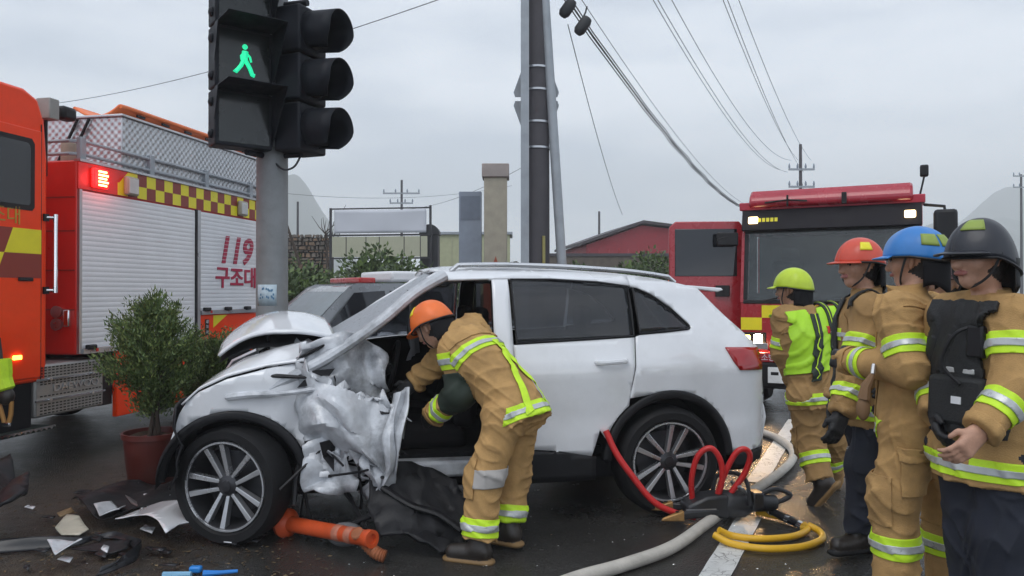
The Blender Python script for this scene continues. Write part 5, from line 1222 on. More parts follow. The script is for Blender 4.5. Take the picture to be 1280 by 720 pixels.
M_hor = mat('orange_helmet', (.8, .16, .025), .42, coat=.15, var=.15, dirt_dark=.3); M_hyel = mat('lime_helmet', (.5, .66, .03), .45, coat=.1, var=.15, dirt_dark=.3)
M_hblk = mat('black_helmet', (.012, .014, .022), .45, coat=.15, var=.2)
M_olive = mat('olive_mark', (.26, .34, .06), .5)
M_harn = mat('green_black_harness', (.018, .03, .02), .6, var=.2)

def J_(Y, **k): return {n: at(v[0], v[1], Y + (v[2] if len(v) > 2 else 0)) for n, v in k.items()}

# --- person with black helmet at the right edge
Y = 3.1
J = J_(Y, pelvis=(1232, 545, .05), neck=(1238, 378, .05), head=(1224, 322, .0), shL=(1268, 398, -.12), elL=(1268, 487, -.2), wrL=(1222, 541, -.24), shR=(1188, 395, .18), elR=(1168, 470, .25), wrR=(1172, 520, .1),
       knL=(1246, 668, -.02), knR=(1214, 668, .14), anL=(1250, 800, .0), anR=(1218, 790, .18))
tA, D = person('person in tan coat and navy trousers, black helmet, black vest on the chest', (at(1230, 366, Y).x, Y), J, (-.9, -.43), (-.97, -.24, -.1), dict(trousers=M_navy, hem=.26, bands=(('uaL', .42, .085), ('uaR', .5, .085), ('faL', .42, .085), ('faR', .5), ('hem', .07, .085)), curlL=.9, w=1.05, gloveR=True, fold=.010), 11)
helmet(tA, D, M_hblk, 'fire', blob_marks(M_olive, ((.02, .16, .45, .72), (.62, .72, .2, .4))))
vp = [(D['pel'] + D['sp'] * .02, D['sp']), (D['nk'] - D['sp'] * .01, -D['sp']), (D['pel'] + D['bl'] * .15, -D['bl']), (D['pel'] - D['bl'] * .16, D['bl'])]
vest = patch('vest', tA, D['pts'], D['quads'], D['who'], D['pr'], {'torso', 'yoke', 'hem', 'collar'}, vp, .02, M_webbing, .02)
def chest_pt(D, u, h, out): return Vector(tuple(D['pel'] + D['sp'] * h + D['bl'] * u + D['bf'] * out))
def chest_box(D, par, name, u0, u1, h0, h1, out, th, m, bev=.012):
    bmx = Matrix((tuple(D['bl']), tuple(D['bf']), tuple(D['sp']))).transposed().to_4x4(); bmx.translation = Vector(tuple(D['pel']))
    return MB().box(u0, u1, out, out + th, h0, h1, M=bmx).build(name, m, par, bevel=bev)
chest_box(D, tA, 'vest_pouch', -.13, .11, .05, .25, .13, .07, M_webbing, .02)
chest_box(D, tA, 'vest_label', -.02, .022, .14, .17, .201, .003, M_white, 0)
chest_box(D, tA, 'vest_clip', -.06, .06, .262, .285, .165, .02, M_silver, .004)
chest_box(D, tA, 'radio', .03, .1, .33, .46, .15, .05, M_black, .01)
m = MB(); m.tube(spline([tuple(chest_pt(D, .06, .46, .17)), tuple(chest_pt(D, .0, .42, .22)), tuple(chest_pt(D, -.05, .3, .22)), tuple(chest_pt(D, .02, .22, .21))], 6), .008, 6); m.build('radio_cord', M_black, tA)

# --- person with blue helmet, bent arm
Y = 3.55
J = J_(Y, pelvis=(1143, 512, .0), neck=(1138, 372, .0), head=(1143, 326, .03), shL=(1122, 392, -.14), elL=(1136, 462, -.24), wrL=(1058, 450, .15), shR=(1160, 392, .22), elR=(1180, 460, .3), wrR=(1130, 480, .45),
       knL=(1118, 618, -.06), knR=(1182, 618, .1), anL=(1118, 738, -.05), anR=(1182, 732, .12))
tB, D = person('person in tan coat and trousers, blue helmet, bent arm reaching out', (at(1145, 366, Y).x, Y), J, (-.83, .55), (-.75, .66, -.12), dict(hem=.22, bands=(('uaL', .62, .085), ('uaR', .6), ('faL', .70, .07), ('hem', .075, .085), ('snL', .50, .1), ('snR', .5, .1)), gloveL=True, gloveR=True, curlL=1.0, leg=1.02, cuff=.02, fold=.010), 12)
helmet(tB, D, M_hblue, 'rescue', blob_marks(M_olive, ((.30, .40, .25, .5), (.42, .50, .25, .5))))
chest_box(D, tB, 'reflective_strip', .13, .17, -.1, .04, -.175, .012, M_lime, 0) if False else None
pk = patch('cargo_pocket', tB, D['pts'], D['quads'], D['who'], D['pr'], {'thL', 'hips'}, [(tuple(D['j']['hipL'] - V3(0, 0, .10)), (0, 0, -1)), (tuple(D['j']['hipL'] - V3(0, 0, .30)), (0, 0, 1)), (tuple(D['j']['hipL'] - V3(.10, 0, 0)), (1, 0, 0)), (tuple(D['j']['hipL'] + V3(.05, 0, 0)), (-1, 0, 0)), (tuple(D['j']['hipL']), (0, -1, 0))], .008, M_tan, .008)
pk = patch('pocket_flap', tB, D['pts'], D['quads'], D['who'], D['pr'], {'thL', 'hips'}, [(tuple(D['j']['hipL'] - V3(0, 0, .08)), (0, 0, -1)), (tuple(D['j']['hipL'] - V3(0, 0, .145)), (0, 0, 1)), (tuple(D['j']['hipL'] - V3(.105, 0, 0)), (1, 0, 0)), (tuple(D['j']['hipL'] + V3(.055, 0, 0)), (-1, 0, 0)), (tuple(D['j']['hipL']), (0, -1, 0))], .016, M_tan, .008)
wb = patch('waist_strap', tB, D['pts'], D['quads'], D['who'], D['pr'], {'torso', 'hem'}, [(D['pel'] + D['sp'] * .05, D['sp']), (D['pel'] + D['sp'] * .26, -D['sp']), (tuple(D['pel'] + V3(.02, 0, 0)), (1, 0, 0))], .014, M_webbing, .012)
vl = patch('reflective_strip', tB, D['pts'], D['quads'], D['who'], D['pr'], {'torso', 'hem'}, [(tuple(D['pel'] + V3(-.005, 0, 0)), (1, 0, 0)), (tuple(D['pel'] + V3(.035, 0, 0)), (-1, 0, 0)), (D['pel'] + D['sp'] * .14, -D['sp']), (D['pel'], (0, -1, 0))], .012, M_lime, .003)
b0 = at(1082, 482, 3.38) - Vector((at(1145, 366, Y).x, Y, 0))
m = MB(); m.tube([tuple(b0 + Vector((.03, 0, .05))), tuple(b0), tuple(b0 + Vector((-.01, 0, -.06)))], [.012, .022, .028], 8); m.ell(tuple(b0 + Vector((-.012, 0, -.1))), (.03, .022, .055), 8); m.build('hung_glove', mat('brown_glove', (.2, .11, .05), .7), tB)
m = MB(); m.tube([tuple(b0 + Vector((.03, 0, .05))), tuple(b0 + Vector((.05, .03, .09)))], .01, 6); m.build('snap_hook', M_steel, tB)

# --- person with red helmet behind
Y = 4.4
J = J_(Y, pelvis=(1082, 495, .0), neck=(1085, 372, .0), head=(1073, 332, .0), elL=(1068, 458, -.22), wrL=(1050, 520, -.3), elR=(1058, 450, .2), wrR=(1045, 500, .15), shL=(1088, 388, -.17), shR=(1072, 388, .17),
       knL=(1076, 582, -.08), knR=(1088, 580, .1), anL=(1074, 668, -.05), anR=(1090, 660, .12))
tC, D = person('person in tan coat and navy trousers with red helmet seen in profile', (at(1080, 366, Y).x, Y), J, (-.95, -.3), (-.97, -.22, -.06), dict(trousers=M_navy, coat=M_tan2, leg=.85, hem=.22, bands=(('uaL', .6), ('faL', .55), ('hem', .08), ('torso', .62, .07)), gloveL=True, gloveR=True, cuff=.03), 13)
helmet(tC, D, M_hred, 'rescue', blob_marks(M_yellow, ((.16, .25, .3, .55),)))
for u in (.1, -.1):
    patch('harness_strap', tC, D['pts'], D['quads'], D['who'], D['pr'], {'torso', 'yoke', 'hem'}, [(D['pel'] + D['bl'] * (u - .025), D['bl']), (D['pel'] + D['bl'] * (u + .025), -D['bl']), (D['pel'] + D['sp'] * .02, D['sp'])], .012, M_webbing, .01)

# --- person walking away with lime helmet and vest
Y = 5.5
J = J_(Y, pelvis=(1018, 482, .0), neck=(1003, 388, .05), head=(990, 362, .12), shL=(982, 398, .02), elL=(978, 440, .05), wrL=(992, 478, .12), shR=(1034, 398, .1), elR=(1054, 440, .12), wrR=(1050, 480, .25),
       knL=(1012, 552, .0), knR=(1040, 548, .18), anL=(1026, 603, -.12), anR=(1036, 606, .42))
tD, D = person('person walking away in lime vest over tan gear with lime helmet', (at(1015, 366, Y).x, Y), J, (-.35, .94), (-.7, .7, -.1), dict(coat=M_tan2, trousers=M_tan2, hem=.22, bands=(('uaL', .72), ('uaR', .7), ('hem', .075), ('snL', .42, .09), ('snR', .42, .09)), gloveL=True, gloveR=True, toeL=(-.45, .35, -.75), cuff=.02, sole=M_bootsole), 14)
helmet(tD, D, M_hyel, 'rescue')
pv = [(D['pel'] + D['sp'] * .10, D['sp']), (D['nk'] - D['sp'] * .005, -D['sp']), (D['pel'] + D['bl'] * .20, -D['bl']), (D['pel'] - D['bl'] * .21, D['bl'])]
v_ = patch('vest', tD, D['pts'], D['quads'], D['who'], D['pr'], {'torso', 'yoke', 'hem'}, pv, .012, mat('lime_vest', (.42, .75, .03), .6, var=.12), .01)
for u, w, mm in ((-.13, .02, M_harn), (-.03, .022, M_harn), (.1, .03, M_harn)):
    patch('harness_strap', tD, D['pts'], D['quads'], D['who'], D['pr'], {'torso', 'yoke', 'hem'}, [(D['pel'] + D['bl'] * (u - w), unit(D['bl'] + D['sp'] * .18)), (D['pel'] + D['bl'] * (u + w), -unit(D['bl'] + D['sp'] * .18)), (D['pel'] + D['sp'] * .04, D['sp'])], .022, mm, .012)
    patch('strap_edge', tD, D['pts'], D['quads'], D['who'], D['pr'], {'torso', 'yoke', 'hem'}, [(D['pel'] + D['bl'] * (u - .003), unit(D['bl'] + D['sp'] * .18)), (D['pel'] + D['bl'] * (u + .003), -unit(D['bl'] + D['sp'] * .18)), (D['pel'] + D['sp'] * .06, D['sp'])], .031, M_lime, .003)
patch('vest_lettering', tD, D['pts'], D['quads'], D['who'], D['pr'], {'torso', 'yoke'}, [(D['pel'] + D['sp'] * .36, D['sp']), (D['pel'] + D['sp'] * .41, -D['sp']), (D['pel'] - D['bl'] * .16, D['bl']), (D['pel'] - D['bl'] * .05, -D['bl']), (D['pel'], -D['bf'])], .02, M_red, .002)

# --- person between the blue and the black helmet
Y = 4.05
J = J_(Y, pelvis=(1190, 520), neck=(1188, 392), head=(1176, 352, -.02), elL=(1205, 450, -.05), wrL=(1190, 500, -.1), elR=(1160, 450, .1), wrR=(1160, 500, 0), knL=(1195, 610), knR=(1180, 610, .1), anL=(1195, 700), anR=(1182, 695, .1))
tE, D = person('person with dark helmet half hidden between the blue helmet and black helmet', (at(1188, 366, Y).x, Y), J, (-.75, -.66), (-.8, -.6, -.25), dict(coat=M_tan2, bands=(('uaL', .35), ('uaR', .35), ('torso', .7, .07)), vox=.01), 15, vox=.01)
helmet(tE, D, mat('maroon_black_helmet', (.05, .02, .02), .4), 'rescue')

# --- person leaning into the car
Y = 4.45
J = J_(Y, pelvis=(645, 500, -.02), neck=(572, 418, .22), head=(540, 408, .28), shL=(568, 438, .06), elL=(576, 492, .04), wrL=(540, 520, .28), shR=(590, 412, .36), elR=(550, 450, .5), wrR=(515, 480, .5),
       hipL=(632, 520, -.1), hipR=(650, 516, .08), knL=(606, 596, -.14), knR=(640, 594, .1), anL=(598, 682, -.2), anR=(636, 660, .02))
tF, D = person('person in tan gear and orange helmet bending into the wrecked car', (at(615, 366, Y).x, Y), J, (-.86, .5), (-.8, .45, -.35), dict(headup=(-.45, .2, .85), hem=.24, bands=(('uaL', .22, .1), ('faL', .62, .09), ('torso', .62, .075), ('hem', .08, .085), ('snL', .72, .1), ('snR', .72, .1)), gloveL=True, gloveR=True, toeL=(-.9, .3, 0), toeR=(-.85, .45, 0), sole=M_bootsole, cuff=.04, fold=.010), 16)
helmet(tF, D, M_hor, 'rescue', blob_marks(M_yellow, ((.1, .2, .4, .7),)))
ep = patch('elbow_pad', tF, D['pts'], D['quads'], D['who'], D['pr'], {'uaL', 'faL'}, [(D['j']['shL'] + (D['j']['elL'] - D['j']['shL']) * .5, D['j']['elL'] - D['j']['shL']), (D['j']['elL'] + (D['j']['wrL'] - D['j']['elL']) * .38, D['j']['elL'] - D['j']['wrL'])], .008, M_harn, .01)
for s_ in (-1, 1):
    patch('reflective_strip', tF, D['pts'], D['quads'], D['who'], D['pr'], {'torso', 'hem', 'yoke'}, [(D['pel'] + D['bl'] * (.075 * s_ - .022), D['bl'] + D['sp'] * .25 * s_), (D['pel'] + D['bl'] * (.075 * s_ + .022), -(D['bl'] + D['sp'] * .25 * s_)), (D['pel'] - D['sp'] * .16, D['sp']), (D['pel'] + (D['nk'] - D['pel']) * .62, -D['sp']), (D['pel'], -D['bf'])], .011, M_lime, .003)
patch('knee_patch', tF, D['pts'], D['quads'], D['who'], D['pr'], {'thL', 'snL'}, [(D['j']['knL'] + V3(0, 0, .06), (0, 0, -1)), (D['j']['knL'] - V3(0, 0, .04), (0, 0, 1))], .006, mat('pale_patch', (.42, .4, .38), .7), .004)

# ------------------------------------------------------------------ hoses and rescue tool
M_hose = mat('canvas_hose', (.5, .47, .42), .7, var=.14, vscale=10, bump=.3, bscale=70, dirt_dark=.4, dirt_dark_c=(.12, .1, .08))
M_redh = mat('red_hose', (.55, .02, .02), .35, var=.08)
M_yelh = mat('yellow_hose', (.75, .42, .015), .4, var=.1, dirt_dark=.2)
def hose(name, pts, rad, m, label, cat='hose', n=14, flat=None):
    P = [Vector(p) for p in pts]; b = P[0].copy(); b.z = 0
    mb = MB(); mb.tube([tuple(p - b) for p in spline(P, n)], rad, 12, flat=flat); ob = mb.build(name, m); ob.location = b
    return tag(ob, label, cat)
def G(px, py, z): p = gnd(px, py, z); return tuple(p)
hz_ = .036
hose('fire_hose', [G(640, 752, hz_), G(720, 722, hz_), G(780, 705, hz_), G(840, 683, hz_), G(885, 652, hz_), G(935, 617, hz_), G(972, 592, hz_), G(990, 574, hz_), G(988, 560, hz_), G(972, 548, hz_), G(955, 541, hz_), G(930, 534, hz_), G(890, 528, hz_)], hz_, M_hose, 'thick off white canvas fire hose curving over the white road line')
tl = gnd(905, 650); TX, TY = tl.x + .05, tl.y
hose('hydraulic_hose', [at(757, 538, 4.98), at(770, 566, 4.95), at(788, 592, 4.92), at(815, 625, 4.9), at(842, 640, 4.92), at(868, 646, 4.96)], .021, M_redh, 'red hydraulic hose slanting down across the rear wheel to the spreader')
hose('hydraulic_hose', [at(866, 636, 5.02), at(864, 600, 4.98), at(872, 570, 4.95), at(888, 560, 4.93), at(900, 575, 4.93), at(902, 600, 4.95), at(892, 635, 5.02)], .019, M_redh, 'red hydraulic hose standing in a loop, the one close to the wheel')
hose('hydraulic_hose', [at(890, 640, 5.02), at(903, 598, 4.97), at(918, 568, 4.94), at(930, 561, 4.93), at(937, 570, 4.94), at(930, 592, 4.97), at(912, 618, 5.0), at(905, 640, 5.03)], .019, M_redh, 'red hydraulic hose standing in a loop, the one nearer the rear bumper')
yz = .022
hose('hydraulic_hose', [G(945, 640, yz), G(975, 646, yz), G(1000, 655, yz)], .02, M_yelh, 'short yellow hydraulic hose piece running into the coupling')
hose('hydraulic_hose', [G(898, 662, .06), G(915, 669, yz), G(950, 673, yz), G(990, 670, yz), G(1008, 662, yz), G(1004, 655, .04)], .021, M_yelh, 'yellow hydraulic hose curve, the inner one on the wet road')
hose('hydraulic_hose', [G(892, 668, .05), G(915, 679, yz), G(955, 685, yz), G(1000, 683, yz), G(1026, 674, yz), G(1024, 664, yz), G(1010, 656, .04)], .021, M_yelh, 'yellow hydraulic hose curve, the outer one on the wet road')
cp = thing('hose_coupling', 'black and silver hydraulic coupling joining the yellow hoses', 'coupling', gnd(985, 650))
c0 = gnd(985, 650); Lp = [Vector(G(958, 636, .05)) - c0, Vector(G(980, 646, .045)) - c0, Vector(G(1004, 658, .04)) - c0]
MB().tube([tuple(p) for p in Lp], [.022, .026, .022], 12).build('sleeve', M_black, cp)
for t_ in (.12, .62, .95):
    p = Lp[0].lerp(Lp[2], t_); d = (Lp[2] - Lp[0]).normalized() * .02; MB().tube([tuple(p - d), tuple(p + d)], .031, 14).build('ring', M_chrome, cp)
MB().tube([tuple(v) for v in spline([tuple(Vector(G(938, 632, .07)) - c0), tuple(Vector(G(950, 630, .09)) - c0), tuple(Lp[0])], 5)], .018, 8).build('pigtail', M_black, cp)

SP = thing('hydraulic_spreader', 'black hydraulic rescue spreader with tan tipped jaws lying on the road', 'rescue tool', (TX, TY, 0), R(186))
M_tool = mat('black_tool_body', (.022, .023, .026), .4, var=.2, rvar=.1); M_tip = mat('worn_tan_steel', (.36, .2, .07), .45, metal=.5, var=.3, vscale=20)
# local x towards the jaw tips
b = MB(); b.lathe([(.001, -.30), (.045, -.3), (.055, -.27), (.055, -.12), (.085, -.08), (.09, .05), (.07, .10), (.001, .1)], 20, M=Matrix.Translation((.0, 0, .11)) @ Matrix.Rotation(R(90), 4, 'Y')); b.build('cylinder_body', M_tool, SP)
MB().prism([(.05, .03), (.30, .06), (.34, .12), (.2, .18), (.05, .19)], -.085, .085, 'y').build('head_cover', M_tool, SP, bevel=.02)
for s in (1, -1):
    p = [(.10, s * .05 - .02), (.20, s * .07 - .022), (.34, s * .10 - .014), (.40, s * .115 - .008), (.40, s * .115 + .022), (.33, s * .10 + .03), (.20, s * .07 + .035), (.10, s * .05 + .03)]
    arm = MB(); arm.prism(p, .055, .10, 'z'); a_ = arm.build('jaw_arm', M_tool, SP, bevel=.008)
    MB().box(.14, .34, s * .085 - .004, s * .085 + .004, .10, .106).build('jaw_edge', M_steel, a_)
    x0_, x1_, y0_ = .37, .52, s * .112
    MB().add([(x0_, y0_ - .026, .045), (x0_, y0_ + .034, .045), (x0_, y0_ + .03, .112), (x0_, y0_ - .022, .112), (x1_, y0_ - .004 + s * .012, .05), (x1_, y0_ + .014 + s * .012, .05), (x1_ - .012, y0_ + .012 + s * .012, .07), (x1_ - .012, y0_ - .002 + s * .012, .07)], [(3, 2, 1, 0), (4, 5, 6, 7), (0, 1, 5, 4), (1, 2, 6, 5), (2, 3, 7, 6), (3, 0, 4, 7)]).build('jaw_tip', M_tip, SP, bevel=.008)
    MB().lathe([(.001, 0), (.012, 0), (.012, .004), (.001, .004)], 10, M=Matrix.Translation((.41, s * .118, .103))).build('tip_bolt', M_black, SP)
MB().tube(spline([(.10, -.10, .12), (.06, -.12, .26), (-.02, -.06, .30), (-.08, .04, .27), (-.08, .10, .12)], 6), .013, 10).build('carry_handle', M_black, SP)
MB().tube(spline([(-.24, 0, .1), (-.34, 0, .12), (-.40, .0, .16), (-.30, .0, .2), (-.2, 0, .17)], 6), .017, 10).build('rear_grip', M_tool, SP)
MB().box(-.2, -.12, -.06, .06, .08, .19).build('control_valve', M_rimdark, SP, bevel=.012)
for y in (-.04, .04): MB().tube([(-.1, y, .17), (-.02, y * 1.6, .24)], .012, 8).build('hydraulic_line', M_steel, SP)

# ------------------------------------------------------------------ lying delineator post
a, b = gnd(356, 668), gnd(466, 703); d = (b - a); ln = d.length
dp = thing('lane_post', 'orange plastic lane delineator post knocked over in front of the wheel', 'traffic post', a, math.atan2(d.y, d.x))
M_post = mat('orange_post_plastic', (.62, .085, .02), .45, var=.15, dirt_dark=.45, dirt_dark_c=(.15, .05, .03))
X90 = Matrix.Translation((0, 0, .075)) @ Matrix.Rotation(R(86), 4, 'Y')
MB().lathe([(.001, 0), (.05, 0), (.052, .04), (.046, .06), (.044, ln - .05), (.05, ln - .04), (.05, ln), (.03, ln), (.028, ln - .02), (.001, ln - .02)], 20, M=X90).build('post_tube', M_post, dp)
MB().lathe([(.05, .015), (.085, 0), (.09, .03), (.07, .06), (.048, .075)], 20, M=X90).build('base_flange', M_post, dp)
for z in (ln * .62, ln * .75): MB().lathe([(.0455, z), (.0475, z + .005), (.0475, z + .05), (.0455, z + .055)], 20, M=X90).build('worn_band', mat('worn_reflector', (.45, .16, .1), .5, var=.3, vscale=30), dp)

# ------------------------------------------------------------------ debris
r = np.random.default_rng(77)
def sheet(name, fn, nu, nv, m, label, cat, loc, solid=.008, angle=45):
    mb = MB(); mb.grid(fn, nu, nv); ob = mb.build(name, m, None, solid=solid, angle=angle); ob.location = loc; return tag(ob, label, cat)
def shard(name, pix, zf, m, label, cat, solid=.006, step=.05, cs=3, amp=.012):
    W_ = [gnd(*p) for p in pix]; c = sum(W_, Vector()) / len(W_); cf = crumple(cs, 5, (4, 14), amp)
    me = polysheet([(p.x - c.x, p.y - c.y) for p in W_], step, lambda x, y: Vector((x, y, .012 + amp + zf(x, y) + cf(x, y)))); ob = finish(name, me, m, None, solid=solid, angle=50, soff=0)
    ob.location = (c.x, c.y, 0); return tag(ob, label, cat)
M_blackpl = mat('glossy_black_plastic', (.014, .015, .018), .4, var=.3, rvar=.1)
wp = shard('panel_fragment', [(145, 668), (172, 661), (205, 656), (232, 659), (243, 668), (245, 676), (225, 684), (208, 696), (198, 685), (183, 677), (163, 671)], lambda x, y: .05 + .10 * math.exp(-(x / .25) ** 2), M_white, 'broken white painted bumper corner lying on the mud', 'debris', cs=4)
shard('plastic_strip', [(205, 683), (240, 671), (244, 674), (210, 690)], lambda x, y: .055, M_chrome, 'thin bright trim strip along the broken white bumper corner', 'debris', amp=.004) if False else None
shard('panel_fragment', [(70, 668), (85, 652), (100, 654), (112, 672), (100, 680), (78, 678)], lambda x, y: .02 + .06 * max(0, x), mat('cream_fragment', (.55, .52, .42), .5, var=.15, dirt_dark=.5, dirt_dark_c=(.12, .08, .05)), 'dirty cream white plastic fragment among the black bumper pieces', 'debris', cs=6)
shard('panel_fragment', [(72, 650), (90, 643), (94, 648), (76, 655)], lambda x, y: .03, mat('brown_fragment', (.25, .17, .09), .7), 'small tan broken piece beside the cream fragment', 'debris', cs=6, amp=.006)
shard('bumper_liner', [(90, 640), (130, 625), (175, 619), (222, 622), (228, 650), (205, 655), (170, 658), (140, 664), (118, 660), (100, 652)], lambda x, y: .03 + .05 * math.sin(7 * x) ** 2, M_black, 'crumpled black bumper liner sheet on the mud by the wheel', 'debris', cs=8, amp=.05)
shard('chrome_fragment', [(128, 632), (140, 625), (151, 624), (149, 628), (131, 636)], lambda x, y: .09, M_white, 'small white strip lying on the black liner, the curved one', 'debris', amp=.004)
shard('chrome_fragment', [(126, 647), (145, 641), (146, 645), (128, 651)], lambda x, y: .09, M_white, 'small white strip lying on the black liner beside the grey shard', 'debris', amp=.004)
shard('chrome_fragment', [(161, 623), (174, 620), (174, 622), (162, 625)], lambda x, y: .09, M_white, 'tiny white strip at the far edge of the black liner', 'debris', amp=.003)
shard('chrome_fragment', [(157, 640), (163, 643), (182, 657), (179, 659), (165, 651)], lambda x, y: .10, M_steel, 'bright metal bracket piece leaning on the white bumper corner', 'debris', amp=.004)
shard('lamp_fragment', [(170, 601), (190, 596), (214, 594), (216, 600), (195, 608), (178, 607)], lambda x, y: .05, mat('silver_lamp_part', (.35, .36, .38), .3, metal=.6, var=.2, dirt_dark=.5, dirt_dark_c=(.03, .03, .03)), 'broken silver lamp bezel lying before the red pot', 'debris', cs=5, amp=.02)
# black bumper skin along the lower left
q = [gnd(*p) for p in ((-30, 696), (40, 690), (95, 684), (125, 676), (150, 676), (172, 690), (168, 703), (140, 716), (118, 724))]
b0 = q[0].copy(); c8 = crumple(41, 5, (5, 15), .03); S_ = spline(q, 10)
mb = MB(); mb.grid(lambda u, v: tuple(S_[min(len(S_) - 1, int(u * (len(S_) - 1)))] - b0 + Vector((.02 * math.sin(9 * u), .05 * v, .015 + .07 * v * (.6 + .4 * math.sin(11 * u)) + c8(u * 2, v) * 1.1 * v))), 80, 6)
ob = mb.build('bumper_skin', M_blackpl, None, solid=.008, angle=60); ob.location = b0; tag(ob, 'long torn black bumper skin snaking across the mud', 'debris')
shard('bumper_piece', [(-30, 692), (-30, 652), (-6, 640), (14, 630), (22, 648), (38, 662), (34, 682), (10, 694)], lambda x, y: .06 + .14 * abs(math.sin(9 * x + 3 * y)), M_black, 'bulky crushed black bumper block beside the truck step', 'debris', cs=14, amp=.12, solid=.02)
shard('rubber_mat', [(90, 692), (130, 684), (165, 682), (160, 692), (140, 698), (120, 694)], lambda x, y: .0, M_black, 'flat black plastic sheet under the long bumper skin', 'debris', cs=15, amp=.02)
bt = thing('blue_plastic_part', 'bright blue plastic tool lying on the mud before the wheel', 'debris', gnd(245, 716))
g0 = gnd(245, 716)
MB().tube([tuple(gnd(255, 716, .02) - g0), tuple(gnd(275, 715, .02) - g0), tuple(gnd(298, 713, .02) - g0)], [.018, .012, .009], 8).build('rod', mat('blue_plastic', (.02, .2, .6), .4), bt)
MB().box(-.03, .035, -.02, .02, .005, .04).build('grip', mat('blue_plastic_grip', (.02, .22, .62), .4), bt, bevel=.01)
MB().tube([tuple(gnd(205, 718, .015) - g0), tuple(gnd(240, 717, .02) - g0)], [.018, .015], 8).build('tube', mat('pale_blue_plastic', (.2, .42, .6), .4), bt)
wc = thing('corrugated_tube', 'rusty orange corrugated tube under the crumpled door', 'debris', gnd(455, 680)); g0 = gnd(455, 680)
pp = spline([tuple(gnd(446, 665, .16) - g0), tuple(gnd(455, 675, .10) - g0), tuple(gnd(470, 690, .05) - g0), tuple(gnd(482, 695, .03) - g0)], 10)
MB().tube([tuple(p) for p in pp], [.032 + .006 * (i % 2) for i in range(len(pp))], 10).build('tube', mat('rusty_orange', (.3, .1, .04), .6, var=.3), wc)
gb = thing('broken_mirror', 'grey broken door mirror shell lying behind the orange post', 'debris', gnd(432, 682)); 
MB().ell((0, 0, .07), (.11, .07, .07), 10).build('mirror_shell', mat('grey_dirty_shell', (.16, .16, .165), .45, var=.2, dirt_dark=.5), gb)
MB().tube([(-.02, .03, .08), (.07, .08, .13), (.15, .1, .16)], .02, 8).build('mirror_foot', M_black, gb)
for i in range(70):     # glass crumbs and plastic chips on the ground
    pass
cr_ = MB()
for i in range(150):
    p = gnd(r.uniform(40, 560), r.uniform(600, 722)) if i % 3 else gnd(r.uniform(560, 1000), r.uniform(640, 722)); s = r.uniform(.002, .007)
    cr_.add([(p.x - s, p.y, .001), (p.x + s, p.y - s * .5, .001), (p.x, p.y + s, .001), (p.x, p.y, .001 + s * .25)], [(0, 1, 3), (1, 2, 3), (2, 0, 3)], int(r.integers(0, 3)))
o = cr_.build('glass_crumbs', [M_chrome, M_blackpl, M_white], None, smooth=False); o['kind'] = 'stuff'; tag(o, 'scattered glass crumbs and plastic chips on the wet ground', 'debris')
lf_ = MB()
for i in range(900):
    p = gnd(r.uniform(-20, 420), r.uniform(585, 724)); s = r.uniform(.006, .02); a_ = r.uniform(0, 6.28); dx, dy = math.cos(a_) * s, math.sin(a_) * s
    lf_.add([(p.x - dx, p.y - dy, .002), (p.x + dy * .4, p.y - dx * .4, .005), (p.x + dx, p.y + dy, .003), (p.x - dy * .4, p.y + dx * .4, .002)], [(0, 1, 2, 3)], int(r.random() < .3))
o = lf_.build('leaf_litter', [mat('brown_litter', (.07, .045, .02), .8), mat('tan_litter', (.17, .12, .06), .8)], None, smooth=False); o['kind'] = 'stuff'; tag(o, 'wet leaf litter and grit on the muddy kerbside', 'litter')

for i in range(34):
    px_, py_ = r.uniform(30, 330), r.uniform(612, 716); w_, h_ = r.uniform(4, 14), r.uniform(1.5, 5)
    shard('plastic_chip', [(px_ - w_, py_), (px_ - w_ * .3, py_ - h_), (px_ + w_, py_ - h_ * r.uniform(.2, .8)), (px_ + w_ * .5, py_ + h_)], lambda x, y: .01, (M_blackpl, M_black, M_white, M_rimdark)[i % 4], ('small glossy black plastic chip on the muddy kerbside', 'small matt black plastic chip on the muddy kerbside', 'small white painted chip on the muddy kerbside', 'small dark grey metal chip on the muddy kerbside')[i % 4], 'debris', cs=20 + i, amp=.008)['group'] = 'chips scattered on the mud'
for i, (pp_, lb_, m_) in enumerate((([(118, 656), (140, 650), (158, 654), (150, 664), (126, 666)], 'torn pale grey plastic piece between the cream fragment and white corner', M_torn), ([(180, 642), (206, 636), (214, 643), (192, 650)], 'torn pale grey plastic piece near the front wheel', M_torn), ([(60, 704), (96, 698), (104, 706), (70, 714)], 'dented pale body piece beside the long bumper skin', M_torn))):
    shard('body_fragment', pp_, lambda x, y: .05 + .05 * abs(math.sin(12 * x)), m_, lb_, 'debris', cs=60 + i, amp=.03, step=.03)
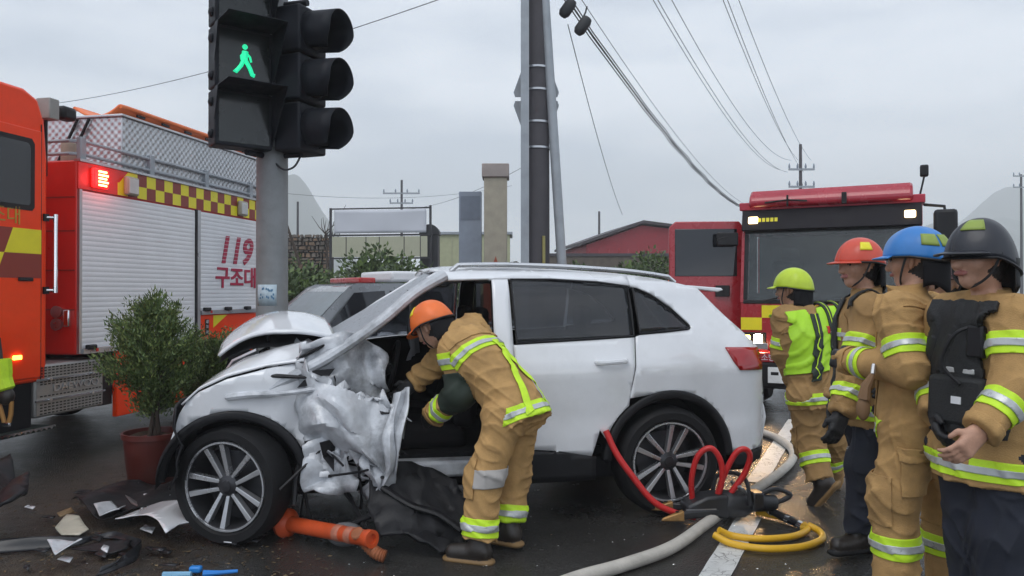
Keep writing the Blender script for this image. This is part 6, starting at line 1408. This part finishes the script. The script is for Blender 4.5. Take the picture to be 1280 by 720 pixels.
# ------------------------------------------------------------------ potted conifers
def conifer(c, h0, h1, rad, n, seed, label, potr, poth, lean=0., tw=1.0):
    t = thing('potted_conifer', label, 'potted plant', (c.x, c.y, 0), 0, 'potted conifers by the rescue truck')
    MB().lathe([(.001, .0), (potr * .78, 0), (potr * .82, .01), (potr, poth - .04), (potr * 1.06, poth - .04), (potr * 1.06, poth), (potr * .98, poth), (potr * .95, poth - .05), (.001, poth - .05)], 32).build('pot', M_pot, t)
    mb = MB(); mb.grid(lambda u, v: (potr * .95 * u * math.cos(6.2832 * v), potr * .95 * u * math.sin(6.2832 * v), poth - .045 + .02 * math.sin(9 * u + 14 * v) * u), 8, 24); mb.build('soil', M_soil, t)
    rr = np.random.default_rng(seed); tr = MB(); tips = []
    for k in range(3): tr.tube([(.03 * k - .03, .02 * k, poth - .05), (.02 * k + lean * .4, .03 * math.sin(k * 2), h0), (lean + .1 * (k - 1), .05 * math.cos(2 * k), h0 + (h1 - h0) * .7)], [.018, .014, .005], 6)
    for i in range(90):
        z = h0 + (h1 - h0) * rr.beta(1.5, 1.9); tt = (z - h0) / (h1 - h0); ra = rad * (1.25 * math.sin(math.pi * min(1, .14 + .86 * tt)) ** .75) * rr.uniform(.45, 1.1); a_ = rr.uniform(0, 6.28)
        e = Vector((lean * tt + ra * math.cos(a_), ra * .85 * math.sin(a_), z + ra * .35 + (.1 * rr.random() if tt > .6 else 0))); s0 = Vector((lean * tt * .8, 0, z - ra * .35))
        tr.tube([tuple(s0), tuple(s0.lerp(e, .6) + Vector((0, 0, .02))), tuple(e)], [.006, .004, .002], 4); tips.append((s0, e))
    tr.build('stem', M_bark, t)
    lv = MB()
    for i in range(n):
        s0, e = tips[rr.integers(len(tips))]; q_ = rr.uniform(.25, 1.08); p = s0.lerp(e, q_) + Vector(rr.normal(0, .028, 3))
        d_ = ((e - s0).normalized() * .7 + Vector((0, 0, .55)) + Vector(rr.normal(0, .5, 3))).normalized(); L_ = rr.uniform(.014, .045) * tw; s_ = d_.cross(Vector(rr.normal(0, 1, 3))).normalized() * L_ * .2
        lv.add([tuple(p - s_), tuple(p + s_), tuple(p + d_ * L_)], [(0, 1, 2)], int(rr.random() < .35))
    lv.build('foliage', [M_conA, M_conB], t, smooth=False)
    return t
conifer(gnd(192, 606), .55, 1.41, .33, 26000, 1, 'bushy potted conifer in a red plastic pot by the rescue truck', .215, .42, .0)
conifer(Vector((at(272, 366, 6.6).x, 6.6, 0)), .5, 1.12, .33, 15000, 4, 'smaller potted conifer half hidden behind the SUV bonnet', .2, .4, .0)

# ------------------------------------------------------------------ misty air
hm = bpy.data.materials.new('misty_air'); hm.use_nodes = True; hn = hm.node_tree.nodes
for nd in list(hn):
    if nd.type != 'OUTPUT_MATERIAL': hn.remove(nd)
pvn = hn.new('ShaderNodeVolumePrincipled'); pvn.inputs['Density'].default_value = .0017; pvn.inputs['Color'].default_value = (.97, .985, 1, 1); pvn.inputs['Anisotropy'].default_value = 0
hm.node_tree.links.new(pvn.outputs[0], hn['Material Output'].inputs['Volume'])
hb = MB().box(-900, 1150, -60, 1250, -4, 190).build('haze', hm, None, smooth=False); hb['kind'] = 'stuff'
